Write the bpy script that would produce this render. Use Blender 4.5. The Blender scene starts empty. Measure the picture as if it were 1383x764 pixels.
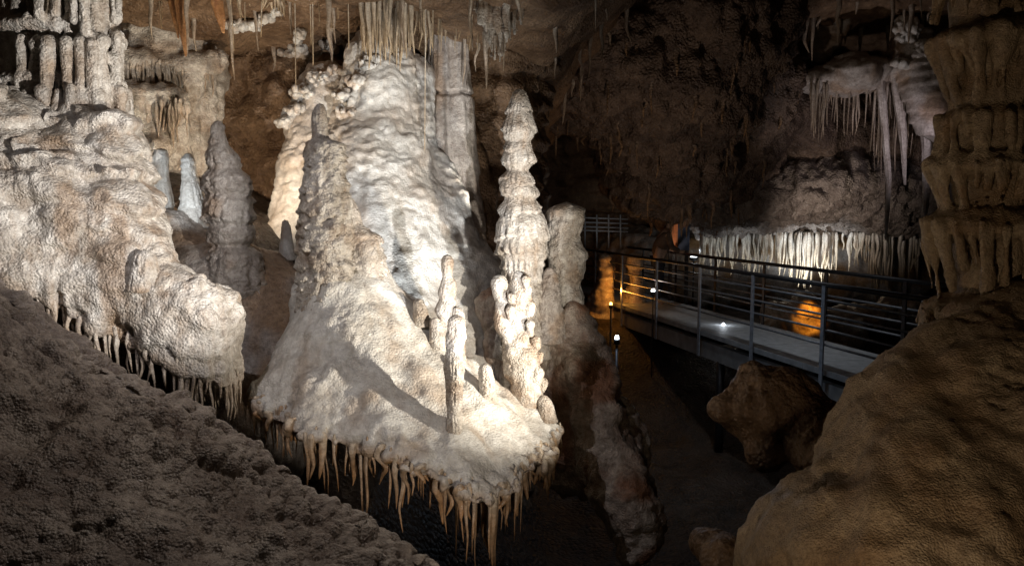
import bpy, math, random
import numpy as np

# ------------------------------------------------------------------ camera, world, exposure
SC = bpy.context.scene
COL = SC.collection
F = 1025.0
CAMZ = 1.8
PITCH = math.atan(97.0 / F)
cam_d = bpy.data.cameras.new('camera')
cam = bpy.data.objects.new('camera', cam_d)
COL.objects.link(cam)
cam.location = (0, 0, CAMZ)
cam.rotation_euler = (math.pi / 2 - PITCH, 0, 0)
cam_d.sensor_width = 36.0
cam_d.lens = 36.0 * F / 1383.0
cam_d.clip_start = 0.05
cam_d.clip_end = 300
SC.camera = cam
W = bpy.data.worlds.new('World')
SC.world = W
W.use_nodes = True
W.node_tree.nodes['Background'].inputs[0].default_value = (0.85, 0.75, 0.65, 1)
W.node_tree.nodes['Background'].inputs[1].default_value = 0.006
SC.view_settings.view_transform = 'Standard'
SC.view_settings.look = 'None'
SC.view_settings.exposure = 0.0
SC.view_settings.gamma = 1.0
SC.view_settings.use_curve_mapping = False
SC.cycles.use_denoising = True
SC.cycles.max_bounces = 4
SC.cycles.diffuse_bounces = 2
SC.cycles.glossy_bounces = 2
SC.cycles.caustics_reflective = False
SC.cycles.caustics_refractive = False
SC.cycles.sample_clamp_indirect = 3.0


def at(px, py, Y):
    dx = (px - 691.5) / F
    dy = -(py - 382.0) / F
    y = math.cos(PITCH) + dy * math.sin(PITCH)
    z = -math.sin(PITCH) + dy * math.cos(PITCH)
    k = Y / y
    return np.array([dx * k, Y, CAMZ + z * k])


def m(px, Y):
    return px * Y / F


def proj(V):
    x = V[:, 0]; y = V[:, 1]; z = V[:, 2] - CAMZ
    d = y * math.cos(PITCH) - z * math.sin(PITCH)
    u = y * math.sin(PITCH) + z * math.cos(PITCH)
    d = np.maximum(d, 1e-4)
    return 691.5 + F * x / d, 382.0 - F * u / d


def spot(name, loc, target, watts, color, angle=90, blend=0.6, radius=0.04):
    l = bpy.data.lights.new(name, 'SPOT')
    l.energy = watts; l.color = color
    l.spot_size = math.radians(angle); l.spot_blend = blend
    l.shadow_soft_size = radius
    o = bpy.data.objects.new(name, l)
    COL.objects.link(o)
    o.location = tuple(loc)
    d = np.array(target) - np.array(loc)
    from mathutils import Vector
    o.rotation_euler = Vector(d).to_track_quat('-Z', 'Y').to_euler()
    return o


def point(name, loc, watts, color, radius=0.05):
    l = bpy.data.lights.new(name, 'POINT')
    l.energy = watts; l.color = color; l.shadow_soft_size = radius
    o = bpy.data.objects.new(name, l)
    COL.objects.link(o)
    o.location = tuple(loc)
    return o


COOL = (0.86, 0.93, 1.0)
NEUT = (1.0, 0.94, 0.86)
WARM = (1.0, 0.93, 0.81)
# cave flood lamps: the show-cave lighting, unseen, plus added fill lights marked below
spot('flood_and_fill_light', (-1.5, 2.25, 3.3), at(430, 450, 4.5), 85, (0.94, 0.92, 1.0), 84, 1.0, 0.02)  # weak cool fill added from upper left, not a cave lamp
spot('flood_and_fill_light', (0.8, 1.4, 0.85), at(575, 240, 6.3), 880, (0.97, 0.98, 1.0), 25, 0.5, 0.02)
spot('flood_and_fill_light', (0.95, 2.0, 1.5), at(105, 225, 4.1), 760, (1.0, 0.98, 0.96), 37, 0.7, 0.02)
spot('flood_and_fill_light', (1.2, 3.5, 0.82), at(585, 345, 4.8), 380, WARM, 80, 0.9, 0.02)
spot('flood_and_fill_light', (0.45, 1.5, 0.55), at(540, 600, 4.0), 75, (1.0, 0.9, 0.78), 42, 0.9, 0.03)  # low fill added to brighten the drip fringe under the centre lip
spot('flood_and_fill_light', at(575, 480, 5.2), at(560, 20, 6.7), 80, COOL, 72, 0.8, 0.05)
spot('flood_and_fill_light', at(120, 290, 5.7), at(235, 90, 6.9), 120, (1.0, 0.92, 0.70), 110, 0.8, 0.04)
spot('flood_and_fill_light', at(316, 300, 5.75), at(360, 90, 7.4), 75, (1.0, 0.82, 0.62), 130, 0.9, 0.05)  # added light to lift the brown back wall out of black
spot('flood_and_fill_light', (0.25, 0.9, 0.75), at(1230, 370, 3.0), 33, (1.0, 0.80, 0.57), 95, 0.9, 0.06)
spot('flood_and_fill_light', (-0.55, 2.75, 2.7), at(250, 590, 2.5), 34, (1.0, 0.90, 0.82), 100, 0.9, 0.04)  # added fill standing in for bounce light on the rock bank
spot('flood_and_fill_light', at(195, 290, 4.95), at(262, 235, 5.6), 24, COOL, 80, 0.8, 0.03)
for q, (px, wt) in enumerate(((990, 8), (1085, 26), (1150, 22), (1235, 26))):
    spot('niche_lamp_light', at(px, 425, 14.4), at(px, 330, 15.6), wt * 11, (0.80, 0.90, 1.0), 75, 0.8, 0.06)
spot('flood_and_fill_light', at(1110, 330, 11.6), at(1130, 110, 13.0), 85, (0.97, 0.89, 0.92), 70, 0.9, 0.1)
spot('flood_and_fill_light', at(1110, 350, 12.6), at(1120, 265, 15.2), 130, (1.0, 0.88, 0.8), 75, 0.9, 0.1)  # fill added to lift the rough ledge above the niche
spot('flood_and_fill_light', at(1290, 200, 11.0), at(1195, 190, 13.0), 50, (0.95, 0.85, 0.95), 70, 0.9, 0.1)
spot('flood_and_fill_light', at(860, 420, 9.0), at(900, 120, 12.5), 95, (1.0, 0.80, 0.64), 100, 1.0, 0.1)
spot('flood_and_fill_light', at(1010, 40, 9.2), at(1030, 440, 9.8), 110, (0.85, 0.92, 1.0), 70, 1.0, 0.1)  # added overhead fill that brightens the walkway deck, no lamp hangs there
spot('flood_and_fill_light', at(655, 290, 6.5), at(608, 100, 7.3), 22, (1.0, 0.95, 0.85), 80, 0.9, 0.04)  # small fill added to brighten the cracked column
spot('flood_and_fill_light', at(735, 480, 6.6), at(720, 40, 8.5), 22, (1.0, 0.85, 0.75), 70, 1.0, 0.1)

# ------------------------------------------------------------------ numpy noise
RNG = np.random.default_rng(7)
TAB = RNG.random((64, 64, 64)).astype(np.float32)
JIT = RNG.random((32, 32, 32, 3)).astype(np.float32)


def vnoise(P):
    P = np.asarray(P, dtype=np.float32)
    i = np.floor(P).astype(np.int32)
    f = P - i
    f = f * f * f * (f * (f * 6 - 15) + 10)
    a = i & 63
    b = (i + 1) & 63
    x0, y0, z0 = a.T; x1, y1, z1 = b.T
    fx, fy, fz = f.T
    c00 = TAB[x0, y0, z0] * (1 - fx) + TAB[x1, y0, z0] * fx
    c10 = TAB[x0, y1, z0] * (1 - fx) + TAB[x1, y1, z0] * fx
    c01 = TAB[x0, y0, z1] * (1 - fx) + TAB[x1, y0, z1] * fx
    c11 = TAB[x0, y1, z1] * (1 - fx) + TAB[x1, y1, z1] * fx
    return ((c00 * (1 - fy) + c10 * fy) * (1 - fz) + (c01 * (1 - fy) + c11 * fy) * fz) * 2 - 1


def fbm(P, oct=4, gain=0.5):
    P = np.asarray(P, dtype=np.float32)
    s = 0; a = 1; t = 0
    for o in range(oct):
        s = s + a * vnoise(P + 17.3 * o)
        t += a
        a *= gain; P = P * 2.03
    return s / t


def worley(P):
    P = np.asarray(P, dtype=np.float32)
    i = np.floor(P).astype(np.int32)
    f = P - i
    best = np.full(len(P), 9.0, np.float32)
    for dx in (-1, 0, 1):
        for dy in (-1, 0, 1):
            for dz in (-1, 0, 1):
                o = np.array([dx, dy, dz], np.int32)
                c = (i + o) & 31
                j = JIT[c[:, 0], c[:, 1], c[:, 2]] + o - f
                np.minimum(best, (j * j).sum(1), out=best)
    return np.sqrt(best)


def domes(P, size):
    d = worley(P / size)
    return np.sqrt(np.clip(1 - (d / 0.85) ** 2, 0, 1))


def sstep(a, b, x):
    t = np.clip((x - a) / (b - a), 0, 1)
    return t * t * (3 - 2 * t)


def ledge(ph):
    s = ph - np.floor(ph)
    return (1 - s) ** 0.8 * sstep(0, 0.16, s)


# ------------------------------------------------------------------ mesh helpers
def put(o, parent=None):
    COL.objects.link(o)
    if parent is not None:
        o.parent = parent
    return o


def make_mesh(name, V, Fc, mat, tint=None, smooth=True):
    V = np.asarray(V, np.float32); Fc = np.asarray(Fc, np.int32)
    me = bpy.data.meshes.new(name)
    n = Fc.shape[1]
    me.vertices.add(len(V)); me.vertices.foreach_set('co', V.ravel())
    me.loops.add(Fc.size); me.loops.foreach_set('vertex_index', Fc.ravel())
    me.polygons.add(len(Fc))
    me.polygons.foreach_set('loop_start', np.arange(0, Fc.size, n, dtype=np.int32))
    me.polygons.foreach_set('loop_total', np.full(len(Fc), n, np.int32))
    me.polygons.foreach_set('use_smooth', np.full(len(Fc), smooth))
    me.update(calc_edges=True)
    at_ = me.attributes.new('tint', 'FLOAT', 'POINT')
    at_.data.foreach_set('value', np.zeros(len(V), np.float32) if tint is None else np.clip(tint, 0, 1).astype(np.float32))
    me.materials.append(mat)
    return me


def obj(name, V, Fc, mat, parent=None, tint=None, smooth=True):
    return put(bpy.data.objects.new(name, make_mesh(name, V, Fc, mat, tint, smooth)), parent)


def tag(o, label=None, cat=None, group=None, kind=None):
    if label: o['label'] = label
    if cat: o['category'] = cat
    if group: o['group'] = group
    if kind: o['kind'] = kind
    return o


def empty(name, loc=(0, 0, 0)):
    o = bpy.data.objects.new(name, None)
    o.empty_display_size = 0.1
    o.location = tuple(loc)
    return put(o)


def normals(V, Fc):
    if Fc.shape[1] == 4:
        n = np.cross(V[Fc[:, 2]] - V[Fc[:, 0]], V[Fc[:, 3]] - V[Fc[:, 1]])
    else:
        n = np.cross(V[Fc[:, 1]] - V[Fc[:, 0]], V[Fc[:, 2]] - V[Fc[:, 0]])
    N = np.zeros_like(V)
    for k in range(3):
        N[:, k] = sum(np.bincount(Fc[:, j], n[:, k], len(V)) for j in range(Fc.shape[1]))
    return N / np.maximum(np.linalg.norm(N, axis=1, keepdims=True), 1e-9)


# ------------------------------------------------------------------ implicit bodies
def rc(P, a, b, ra, rb, sc=(1, 1, 1)):
    s = np.asarray(sc, np.float32)
    p = (P - a) * s
    ba = (np.asarray(b) - a) * s
    t = np.clip((p @ ba.astype(np.float32)) / max(float(ba @ ba), 1e-9), 0, 1)
    q = p - t[:, None] * ba.astype(np.float32)
    return np.sqrt((q * q).sum(1)) - (ra + (rb - ra) * t)


def smin(a, b, k):
    h = np.clip(0.5 + 0.5 * (b - a) / k, 0, 1)
    return b + (a - b) * h - k * h * (1 - h)


def smax(a, b, k):
    return -smin(-a, -b, k)


class Body:
    def __init__(self, k=0.08):
        self.pr = []; self.cut = []; self.k = k; self.nz = (0.03, 1.6)
        self.lo = np.full(3, 1e9); self.hi = np.full(3, -1e9)

    def add(self, a, b, ra, rb=None, sc=(1, 1, 1), k=None):
        rb = ra if rb is None else rb
        a = np.asarray(a, np.float32); b = np.asarray(b, np.float32)
        self.pr.append((a, b, ra, rb, sc, k or self.k))
        for p, r in ((a, ra), (b, rb)):
            e = (r + self.k + self.nz[0]) / np.asarray(sc)
            self.lo = np.minimum(self.lo, p - e); self.hi = np.maximum(self.hi, p + e)
        return self

    def px(self, a, b, ra, rb=None, sc=(1, 1, 1), k=None):
        rb = ra if rb is None else rb
        return self.add(at(*a), at(*b), m(ra, a[2]), m(rb, b[2]), sc, k)

    def sdf(self, P):
        P = np.asarray(P, np.float32)
        d = None
        for a, b, ra, rb, sc, k in self.pr:
            e = rc(P, a, b, ra, rb, sc)
            d = e if d is None else smin(d, e, k)
        if self.nz[0]:
            d = d + self.nz[0] * fbm(P * self.nz[1], 2)
        for c, k in self.cut:
            d = smax(d, c(P), k)
        return d

    def mesh(self, h):
        lo = self.lo - 3 * h; hi = self.hi + 3 * h
        n = np.ceil((hi - lo) / (4 * h)).astype(int) + 1
        ax = [lo[k] + 4 * h * np.arange(n[k]) for k in range(3)]
        G = np.stack(np.meshgrid(*ax, indexing='ij'), -1).reshape(-1, 3)
        Dc = self.sdf(G).reshape(n)
        nf = (n - 1) * 4 + 1
        ii = [np.minimum((np.arange(nf[k]) + 2) // 4, n[k] - 1) for k in range(3)]
        D = Dc[np.ix_(*ii)].astype(np.float32)
        sel = np.abs(D) < 4 * h * 1.9
        idx = np.argwhere(sel)
        P = (lo + idx * h).astype(np.float32)
        out = np.empty(len(P), np.float32)
        for s in range(0, len(P), 400000):
            out[s:s + 400000] = self.sdf(P[s:s + 400000])
        D[sel] = out
        D[0] = D[-1] = 1; D[:, 0] = D[:, -1] = 1; D[:, :, 0] = D[:, :, -1] = 1
        return nets(D, lo, h)


def nets(D, lo, h):
    ins = D < 0
    nx, ny, nz = D.shape
    cnt = np.zeros((nx - 1, ny - 1, nz - 1), np.int8)
    corners = [(i, j, k) for i in (0, 1) for j in (0, 1) for k in (0, 1)]
    for (i, j, k) in corners:
        cnt += ins[i:nx - 1 + i, j:ny - 1 + j, k:nz - 1 + k]
    act = (cnt > 0) & (cnt < 8)
    c = np.argwhere(act)
    vid = np.full(act.shape, -1, np.int32)
    vid[act] = np.arange(len(c))
    acc = np.zeros((len(c), 3)); w = np.zeros(len(c))
    for a in corners:
        for ax in range(3):
            if a[ax]: continue
            b = list(a); b[ax] = 1
            da = D[c[:, 0] + a[0], c[:, 1] + a[1], c[:, 2] + a[2]]
            db = D[c[:, 0] + b[0], c[:, 1] + b[1], c[:, 2] + b[2]]
            mk = (da < 0) != (db < 0)
            t = np.where(mk, da / np.where(mk, da - db, 1), 0)
            p = np.tile(np.array(a, float), (len(c), 1)); p[:, ax] = t
            acc += p * mk[:, None]; w += mk
    V = lo + (c + acc / w[:, None]) * h
    Q = []
    for ax in range(3):
        s0 = [slice(None)] * 3; s1 = [slice(None)] * 3
        s0[ax] = slice(0, -1); s1[ax] = slice(1, None)
        A = ins[tuple(s0)]; B = ins[tuple(s1)]
        e = np.argwhere(A != B)
        o1, o2 = [(1, 2), (2, 0), (0, 1)][ax]
        ok = (e[:, o1] > 0) & (e[:, o2] > 0) & (e[:, o1] < D.shape[o1] - 1) & (e[:, o2] < D.shape[o2] - 1)
        e = e[ok]
        fl = A[e[:, 0], e[:, 1], e[:, 2]]
        q = []
        for d1, d2 in ((-1, -1), (0, -1), (0, 0), (-1, 0)):
            g = e.copy(); g[:, o1] += d1; g[:, o2] += d2
            q.append(vid[g[:, 0], g[:, 1], g[:, 2]])
        q = np.stack(q, 1)
        q[~fl] = q[~fl][:, ::-1]
        Q.append(q)
    return V, np.concatenate(Q)


def displace(V, Fc, fn):
    N = normals(V, Fc)
    d = fn(V, N)
    return V + N * np.asarray(d)[:, None]


def front(V, px, py, r=6):
    """distance of the nearest surface of a body seen at that place"""
    u, v = proj(V)
    k = ((u - px) ** 2 + (v - py) ** 2) < r * r
    return float(V[k, 1].min()) if k.any() else None


# ------------------------------------------------------------------ lofts
def catmull(pts, n):
    pts = np.asarray(pts, float)
    d = np.r_[0, np.cumsum(np.linalg.norm(np.diff(pts[:, :3], axis=0), axis=1))]
    t = np.linspace(0, d[-1], n)
    out = np.stack([np.interp(t, d, pts[:, k]) for k in range(pts.shape[1])], 1)
    k = max(1, n // (len(pts) * 5))
    for _ in range(k):
        out[1:-1] = (out[:-2] + 2 * out[1:-1] + out[2:]) / 4
    return out


def grid_faces(nu, nv, wrap):
    i = np.arange(nu - 1)[:, None]; j = np.arange(nv if wrap else nv - 1)[None]
    a = i * nv + j; b = i * nv + (j + 1) % nv
    return np.stack([a, b, b + nv, a + nv], -1).reshape(-1, 4)


def loft(pts, nth=72, nz=None, fn=None, dz=0.01):
    """pts: (x, y, z, r) along the axis, top first. Returns V, F (closed ends)."""
    pts = np.asarray(pts, float)
    L = np.linalg.norm(np.diff(pts[:, :3], axis=0), axis=1).sum()
    nz = nz or max(12, int(L / dz))
    s = catmull(pts, nz)
    th = np.linspace(0, 2 * np.pi, nth, endpoint=False)
    r = s[:, 3:4] * np.ones((1, nth))
    C = s[:, None, :3]
    dirs = np.stack([np.cos(th), np.sin(th), 0 * th], -1)[None]
    V = C + dirs * r[..., None]
    if fn is not None:
        tt = np.linspace(0, 1, nz)[:, None] * np.ones((1, nth))
        TH = np.ones((nz, 1)) * th[None]
        d = fn(V.reshape(-1, 3), TH.ravel(), tt.ravel(), r.ravel()).reshape(nz, nth)
        V = C + dirs * np.maximum(r + d, 0.002)[..., None]
    V = V.reshape(-1, 3)
    Fc = grid_faces(nz, nth, True)[:, ::-1]
    top = len(V); V = np.vstack([V, s[0, :3] + [0, 0, s[0, 3] * 0.4], s[-1, :3] - [0, 0, s[-1, 3] * 0.4]])
    j = np.arange(nth)
    cap = np.stack([np.full(nth, top), j, (j + 1) % nth, np.full(nth, top)], 1)
    base = (nz - 1) * nth
    cap2 = np.stack([np.full(nth, top + 1), base + (j + 1) % nth, base + j, np.full(nth, top + 1)], 1)
    tri = np.vstack([cap, cap2])[:, :3]
    T = np.vstack([Fc[:, [0, 1, 2]], Fc[:, [0, 2, 3]], tri])
    return V, T


def pxpath(pts, Y):
    out = []
    for p in pts:
        y = p[3] if len(p) > 3 else Y
        c = at(p[0], p[1], y)
        out.append((c[0], c[1], c[2], m(p[2], y)))
    return out


# ------------------------------------------------------------------ materials
def stone(name, c1, c2, c3, stain=0.5, scale=3.0, bump=0.5, grain=90.0, rough=0.55, spec=0.35, tintc=(0.34, 0.19, 0.08), sss=0.0, mot=0.8, wet=0.3):
    mt = bpy.data.materials.new(name)
    mt.use_nodes = True
    nt = mt.node_tree; N = nt.nodes; Lk = nt.links
    b = N['Principled BSDF']
    geo = N.new('ShaderNodeNewGeometry')

    def noise(sc, det, rgh=0.6, dist=0.0, vec=None):
        n = N.new('ShaderNodeTexNoise')
        n.inputs['Scale'].default_value = sc; n.inputs['Detail'].default_value = det
        n.inputs['Roughness'].default_value = rgh; n.inputs['Distortion'].default_value = dist
        Lk.new(vec or geo.outputs['Position'], n.inputs['Vector'])
        return n

    def ramp(src, a, b_, ca=(0, 0, 0, 1), cb=(1, 1, 1, 1)):
        r = N.new('ShaderNodeValToRGB')
        r.color_ramp.elements[0].position = a; r.color_ramp.elements[1].position = b_
        r.color_ramp.elements[0].color = ca; r.color_ramp.elements[1].color = cb
        Lk.new(src, r.inputs[0])
        return r

    def mix(f, A, B, mode='MIX'):
        x = N.new('ShaderNodeMix'); x.data_type = 'RGBA'; x.blend_type = mode
        for src, s in ((f, x.inputs[0]), (A, x.inputs[6]), (B, x.inputs[7])):
            if isinstance(src, (int, float)): s.default_value = src
            elif isinstance(src, tuple): s.default_value = (*src, 1) if len(src) == 3 else src
            else: Lk.new(src, s)
        return x.outputs[2]

    n1 = noise(scale, 5, 0.68, 0.4)
    base = ramp(n1.outputs[0], 0.36, 0.62, (*c1, 1), (*c2, 1)).outputs[0]
    mp = N.new('ShaderNodeMapping'); mp.inputs['Scale'].default_value = (1, 1, 0.22)
    Lk.new(geo.outputs['Position'], mp.inputs['Vector'])
    n2 = noise(scale * 3.2, 4, 0.65, 0.0, mp.outputs[0])
    st = ramp(n2.outputs[0], 0.5, 0.72)
    mm = N.new('ShaderNodeMath'); mm.operation = 'MULTIPLY'; mm.inputs[1].default_value = stain
    Lk.new(st.outputs[0], mm.inputs[0])
    c = mix(mm.outputs[0], base, c3)
    ta = N.new('ShaderNodeAttribute'); ta.attribute_name = 'tint'
    c = mix(ta.outputs['Fac'], c, tintc)
    n3 = noise(grain * 0.35, 3, 0.75)
    c = mix(mot, c, ramp(n3.outputs[0], 0.33, 0.68, (0.5, 0.47, 0.45, 1), (1.2, 1.2, 1.2, 1)).outputs[0], 'MULTIPLY')
    Lk.new(c, b.inputs['Base Color'])
    # fine crystalline relief
    vo = N.new('ShaderNodeTexVoronoi'); vo.feature = 'F1'; vo.inputs['Scale'].default_value = grain
    Lk.new(geo.outputs['Position'], vo.inputs['Vector'])
    n4 = noise(grain * 0.4, 4, 0.75)
    ad = N.new('ShaderNodeMath'); ad.operation = 'SUBTRACT'
    Lk.new(n4.outputs[0], ad.inputs[0])
    m2 = N.new('ShaderNodeMath'); m2.operation = 'MULTIPLY'; m2.inputs[1].default_value = 0.5
    Lk.new(vo.outputs['Distance'], m2.inputs[0]); Lk.new(m2.outputs[0], ad.inputs[1])
    bp = N.new('ShaderNodeBump'); bp.inputs['Strength'].default_value = bump; bp.inputs['Distance'].default_value = 1.7 / grain
    Lk.new(ad.outputs[0], bp.inputs['Height'])
    Lk.new(bp.outputs[0], b.inputs['Normal'])
    rr = ramp(n1.outputs[0], 0.35, 0.65, (rough * 0.65,) * 3 + (1,), (min(1, rough * 1.25),) * 3 + (1,))
    Lk.new(rr.outputs[0], b.inputs['Roughness'])
    b.inputs['Specular IOR Level'].default_value = spec
    cw = ramp(n1.outputs[0], 0.42, 0.58, (0, 0, 0, 1), (wet, wet, wet, 1))
    Lk.new(cw.outputs[0], b.inputs['Coat Weight'])
    b.inputs['Coat Roughness'].default_value = 0.2
    Lk.new(bp.outputs[0], b.inputs['Coat Normal'])
    if sss:
        b.inputs['Subsurface Weight'].default_value = sss
        b.inputs['Subsurface Radius'].default_value = (0.02, 0.012, 0.006)
        b.inputs['Subsurface Scale'].default_value = 0.6
    return mt


def plain(name, col, rough=0.5, metal=0.0, emit=None, es=0.0, nscale=20.0, var=0.25):
    mt = bpy.data.materials.new(name)
    mt.use_nodes = True
    N = mt.node_tree.nodes; Lk = mt.node_tree.links
    b = N['Principled BSDF']
    g = N.new('ShaderNodeNewGeometry'); n = N.new('ShaderNodeTexNoise')
    n.inputs['Scale'].default_value = nscale; n.inputs['Detail'].default_value = 5
    Lk.new(g.outputs['Position'], n.inputs['Vector'])
    r = N.new('ShaderNodeValToRGB')
    r.color_ramp.elements[0].position = 0.3; r.color_ramp.elements[1].position = 0.7
    r.color_ramp.elements[0].color = tuple(c * (1 - var) for c in col) + (1,)
    r.color_ramp.elements[1].color = tuple(min(1, c * (1 + var)) for c in col) + (1,)
    Lk.new(n.outputs[0], r.inputs[0]); Lk.new(r.outputs[0], b.inputs['Base Color'])
    b.inputs['Roughness'].default_value = rough; b.inputs['Metallic'].default_value = metal
    if emit:
        b.inputs['Emission Color'].default_value = (*emit, 1); b.inputs['Emission Strength'].default_value = es
    return mt


M = {}
M['cream'] = stone('cream_flowstone', (0.38, 0.325, 0.265), (0.67, 0.62, 0.55), (0.34, 0.22, 0.13), 0.5, 5.0, 0.75, 75, 0.52, 0.38, tintc=(0.27, 0.17, 0.095))
M['white'] = stone('white_flowstone', (0.54, 0.495, 0.435), (0.74, 0.715, 0.66), (0.44, 0.33, 0.22), 0.3, 4.0, 0.5, 80, 0.5, 0.4, mot=0.45)
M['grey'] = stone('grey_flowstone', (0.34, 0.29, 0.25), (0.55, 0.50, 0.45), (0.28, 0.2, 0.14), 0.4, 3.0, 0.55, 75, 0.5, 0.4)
M['drip'] = stone('dripstone', (0.46, 0.35, 0.24), (0.68, 0.59, 0.46), (0.40, 0.20, 0.08), 0.7, 6.0, 0.3, 110, 0.38, 0.5, tintc=(0.42, 0.19, 0.05))
M['creamdrip'] = stone('cream_dripstone', (0.38, 0.31, 0.25), (0.62, 0.56, 0.48), (0.34, 0.22, 0.13), 0.4, 6.0, 0.5, 110, 0.42, 0.45, tintc=(0.40, 0.29, 0.19))
M['paledrip'] = stone('pale_dripstone', (0.60, 0.56, 0.48), (0.76, 0.74, 0.68), (0.5, 0.4, 0.28), 0.4, 6.0, 0.3, 110, 0.4, 0.45, tintc=(0.5, 0.34, 0.17))
M['brown'] = stone('brown_rock', (0.13, 0.075, 0.04), (0.26, 0.165, 0.095), (0.09, 0.05, 0.03), 0.5, 2.0, 0.7, 40, 0.6, 0.3)
M['umber'] = stone('umber_rock', (0.11, 0.085, 0.068), (0.24, 0.195, 0.16), (0.08, 0.055, 0.045), 0.5, 2.0, 0.8, 30, 0.6, 0.3)
M['dark'] = stone('dark_rock', (0.075, 0.05, 0.036), (0.17, 0.115, 0.08), (0.05, 0.03, 0.025), 0.5, 1.5, 0.8, 25, 0.65, 0.3)
M['mud'] = stone('cave_mud', (0.03, 0.022, 0.017), (0.075, 0.055, 0.042), (0.025, 0.018, 0.014), 0.5, 1.5, 0.8, 25, 0.5, 0.35)
M['bank'] = stone('bank_rock', (0.21, 0.165, 0.135), (0.40, 0.34, 0.285), (0.15, 0.10, 0.075), 0.6, 4.0, 0.7, 110, 0.42, 0.45, tintc=(0.10, 0.07, 0.055))
M['tan'] = stone('tan_flowstone', (0.29, 0.20, 0.12), (0.47, 0.35, 0.22), (0.22, 0.14, 0.08), 0.4, 3.5, 0.7, 130, 0.5, 0.35)
M['rust'] = stone('rust_flowstone', (0.34, 0.25, 0.19), (0.54, 0.46, 0.38), (0.28, 0.14, 0.08), 0.6, 4.0, 0.6, 70, 0.45, 0.4, tintc=(0.30, 0.12, 0.05))
M['rustdrip'] = stone('rust_dripstone', (0.36, 0.16, 0.06), (0.52, 0.28, 0.13), (0.25, 0.09, 0.04), 0.6, 6.0, 0.4, 90, 0.42, 0.4)
M['grille'] = plain('deck_concrete', (0.38, 0.39, 0.40), 0.6, 0, nscale=9)
M['steel'] = plain('galvanised_steel', (0.46, 0.50, 0.56), 0.45, 0.35)
M['railsteel'] = plain('rail_steel', (0.20, 0.20, 0.21), 0.4, 0.4)
M['darksteel'] = plain('dark_steel', (0.05, 0.045, 0.045), 0.45, 0.6)
M['beam'] = plain('painted_beam', (0.34, 0.34, 0.34), 0.6, 0, nscale=6)

# ------------------------------------------------------------------ drips
DRIPS = {}


def drip_mesh(kind, mat, ntype=10):
    key = (kind, mat.name)
    if key in DRIPS: return DRIPS[key]
    out = []
    for q in range(ntype):
        rg = np.random.default_rng(100 + q + (50 if kind == 'straw' else 0))
        n = 18
        t = np.linspace(0, 1, n)
        if kind == 'straw':
            r = 0.9 - 0.25 * t + 0.12 * rg.standard_normal(n).cumsum() / n
            bend = 0.15
        else:
            r = (1 - t) ** (0.55 + 0.4 * rg.random()) * 0.85 + 0.12 + 0.15 * np.exp(-t * 9) + 0.10 * np.sin(t * (9 + 8 * rg.random()) + 6 * rg.random()) * (1 - t)
            r[-1] *= 0.45; r[0] *= 0.4; r[1] *= 0.8
            bend = 1.0
        cx = bend * 0.5 * np.interp(t, np.linspace(0, 1, 4), np.r_[0, rg.standard_normal(3)])
        cy = bend * 0.5 * np.interp(t, np.linspace(0, 1, 4), np.r_[0, rg.standard_normal(3)])
        pts = np.stack([cx, cy, -t * 10, np.maximum(r, 0.06)], 1)
        nth = 10
        ph = rg.random() * 6
        V, T = loft(pts, nth, n, lambda P, th, tt, rr: 0.14 * rr * np.sin(3 * th + ph + 2 * tt))
        V[:, 2] *= 0.1
        out.append(make_mesh('stalactite', V, T, mat, np.clip(-V[:, 2], 0, 1) ** 0.8 * 0.85))
    DRIPS[key] = out
    return out


def drips(parent, pts, mat, kind='drip', name='stalactite', seed=1):
    """pts: (x, y, z, length, radius)"""
    rg = random.Random(seed)
    ms = drip_mesh(kind, mat)
    for x, y, z, L, r in pts:
        o = bpy.data.objects.new(name, rg.choice(ms))
        o.location = (x, y, z)
        o.scale = (r, r * rg.uniform(0.8, 1.2), L)
        o.rotation_euler = (rg.uniform(-0.04, 0.04), rg.uniform(-0.04, 0.04), rg.uniform(0, 6.28))
        put(o, parent)


def rim_points(V, N, cutd, band, gap, cond=None, seed=3):
    """points along the lower lip of a body, facing the viewer, at least gap apart"""
    k = (np.abs(cutd) < band) & (N[:, 1] < 0.25)
    if cond is not None: k &= cond
    P = V[k] - N[k] * 0.016
    rg = np.random.default_rng(seed)
    P = P[rg.permutation(len(P))]
    keep = []
    for p in P:
        if all((p[0] - q[0]) ** 2 + (p[1] - q[1]) ** 2 > gap * gap for q in keep):
            keep.append(p)
        if len(keep) > 280: break
    return keep


# ------------------------------------------------------------------ the cave: floor, walls, roof
SURF = []


def surf_y(px, py, default):
    ys = [front(v, px, py, 7) for v in SURF]
    ys = [y for y in ys if y]
    return min(ys) if ys else default


def sheet(fn, nu, nv, disp, name, mat, kind='structure', tint=None):
    U, Vv = np.meshgrid(np.linspace(0, 1, nu), np.linspace(0, 1, nv), indexing='ij')
    P = fn(U.ravel(), Vv.ravel())
    Fc = grid_faces(nu, nv, False)
    if disp is not None:
        P = displace(P, Fc, disp)
    if 'bank' not in name: SURF.append(P)
    o = obj(name, P, Fc, mat, None, None if tint is None else tint(P))
    o['kind'] = kind
    return o


def floor_z(x, y):
    base = -1.75 + 0.15 * fbm(np.stack([x, y, 0 * x], 1) * 0.8, 3)
    ramp = sstep(0.6, -2.2, x) * sstep(3.0, 6.6, y) * 3.0
    ramp2 = sstep(-0.6, -4.0, x) * 1.2
    r3 = sstep(0.8, 1.8, x) * sstep(5.5, 3.0, y) * 0.9
    far = sstep(11, 15, y) * 1.4
    return base + ramp + ramp2 + r3 + far


def f_floor(u, v):
    x = -9 + 20 * u; y = -3 + 23 * v
    return np.stack([x, y, floor_z(x, y)], 1)


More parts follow.
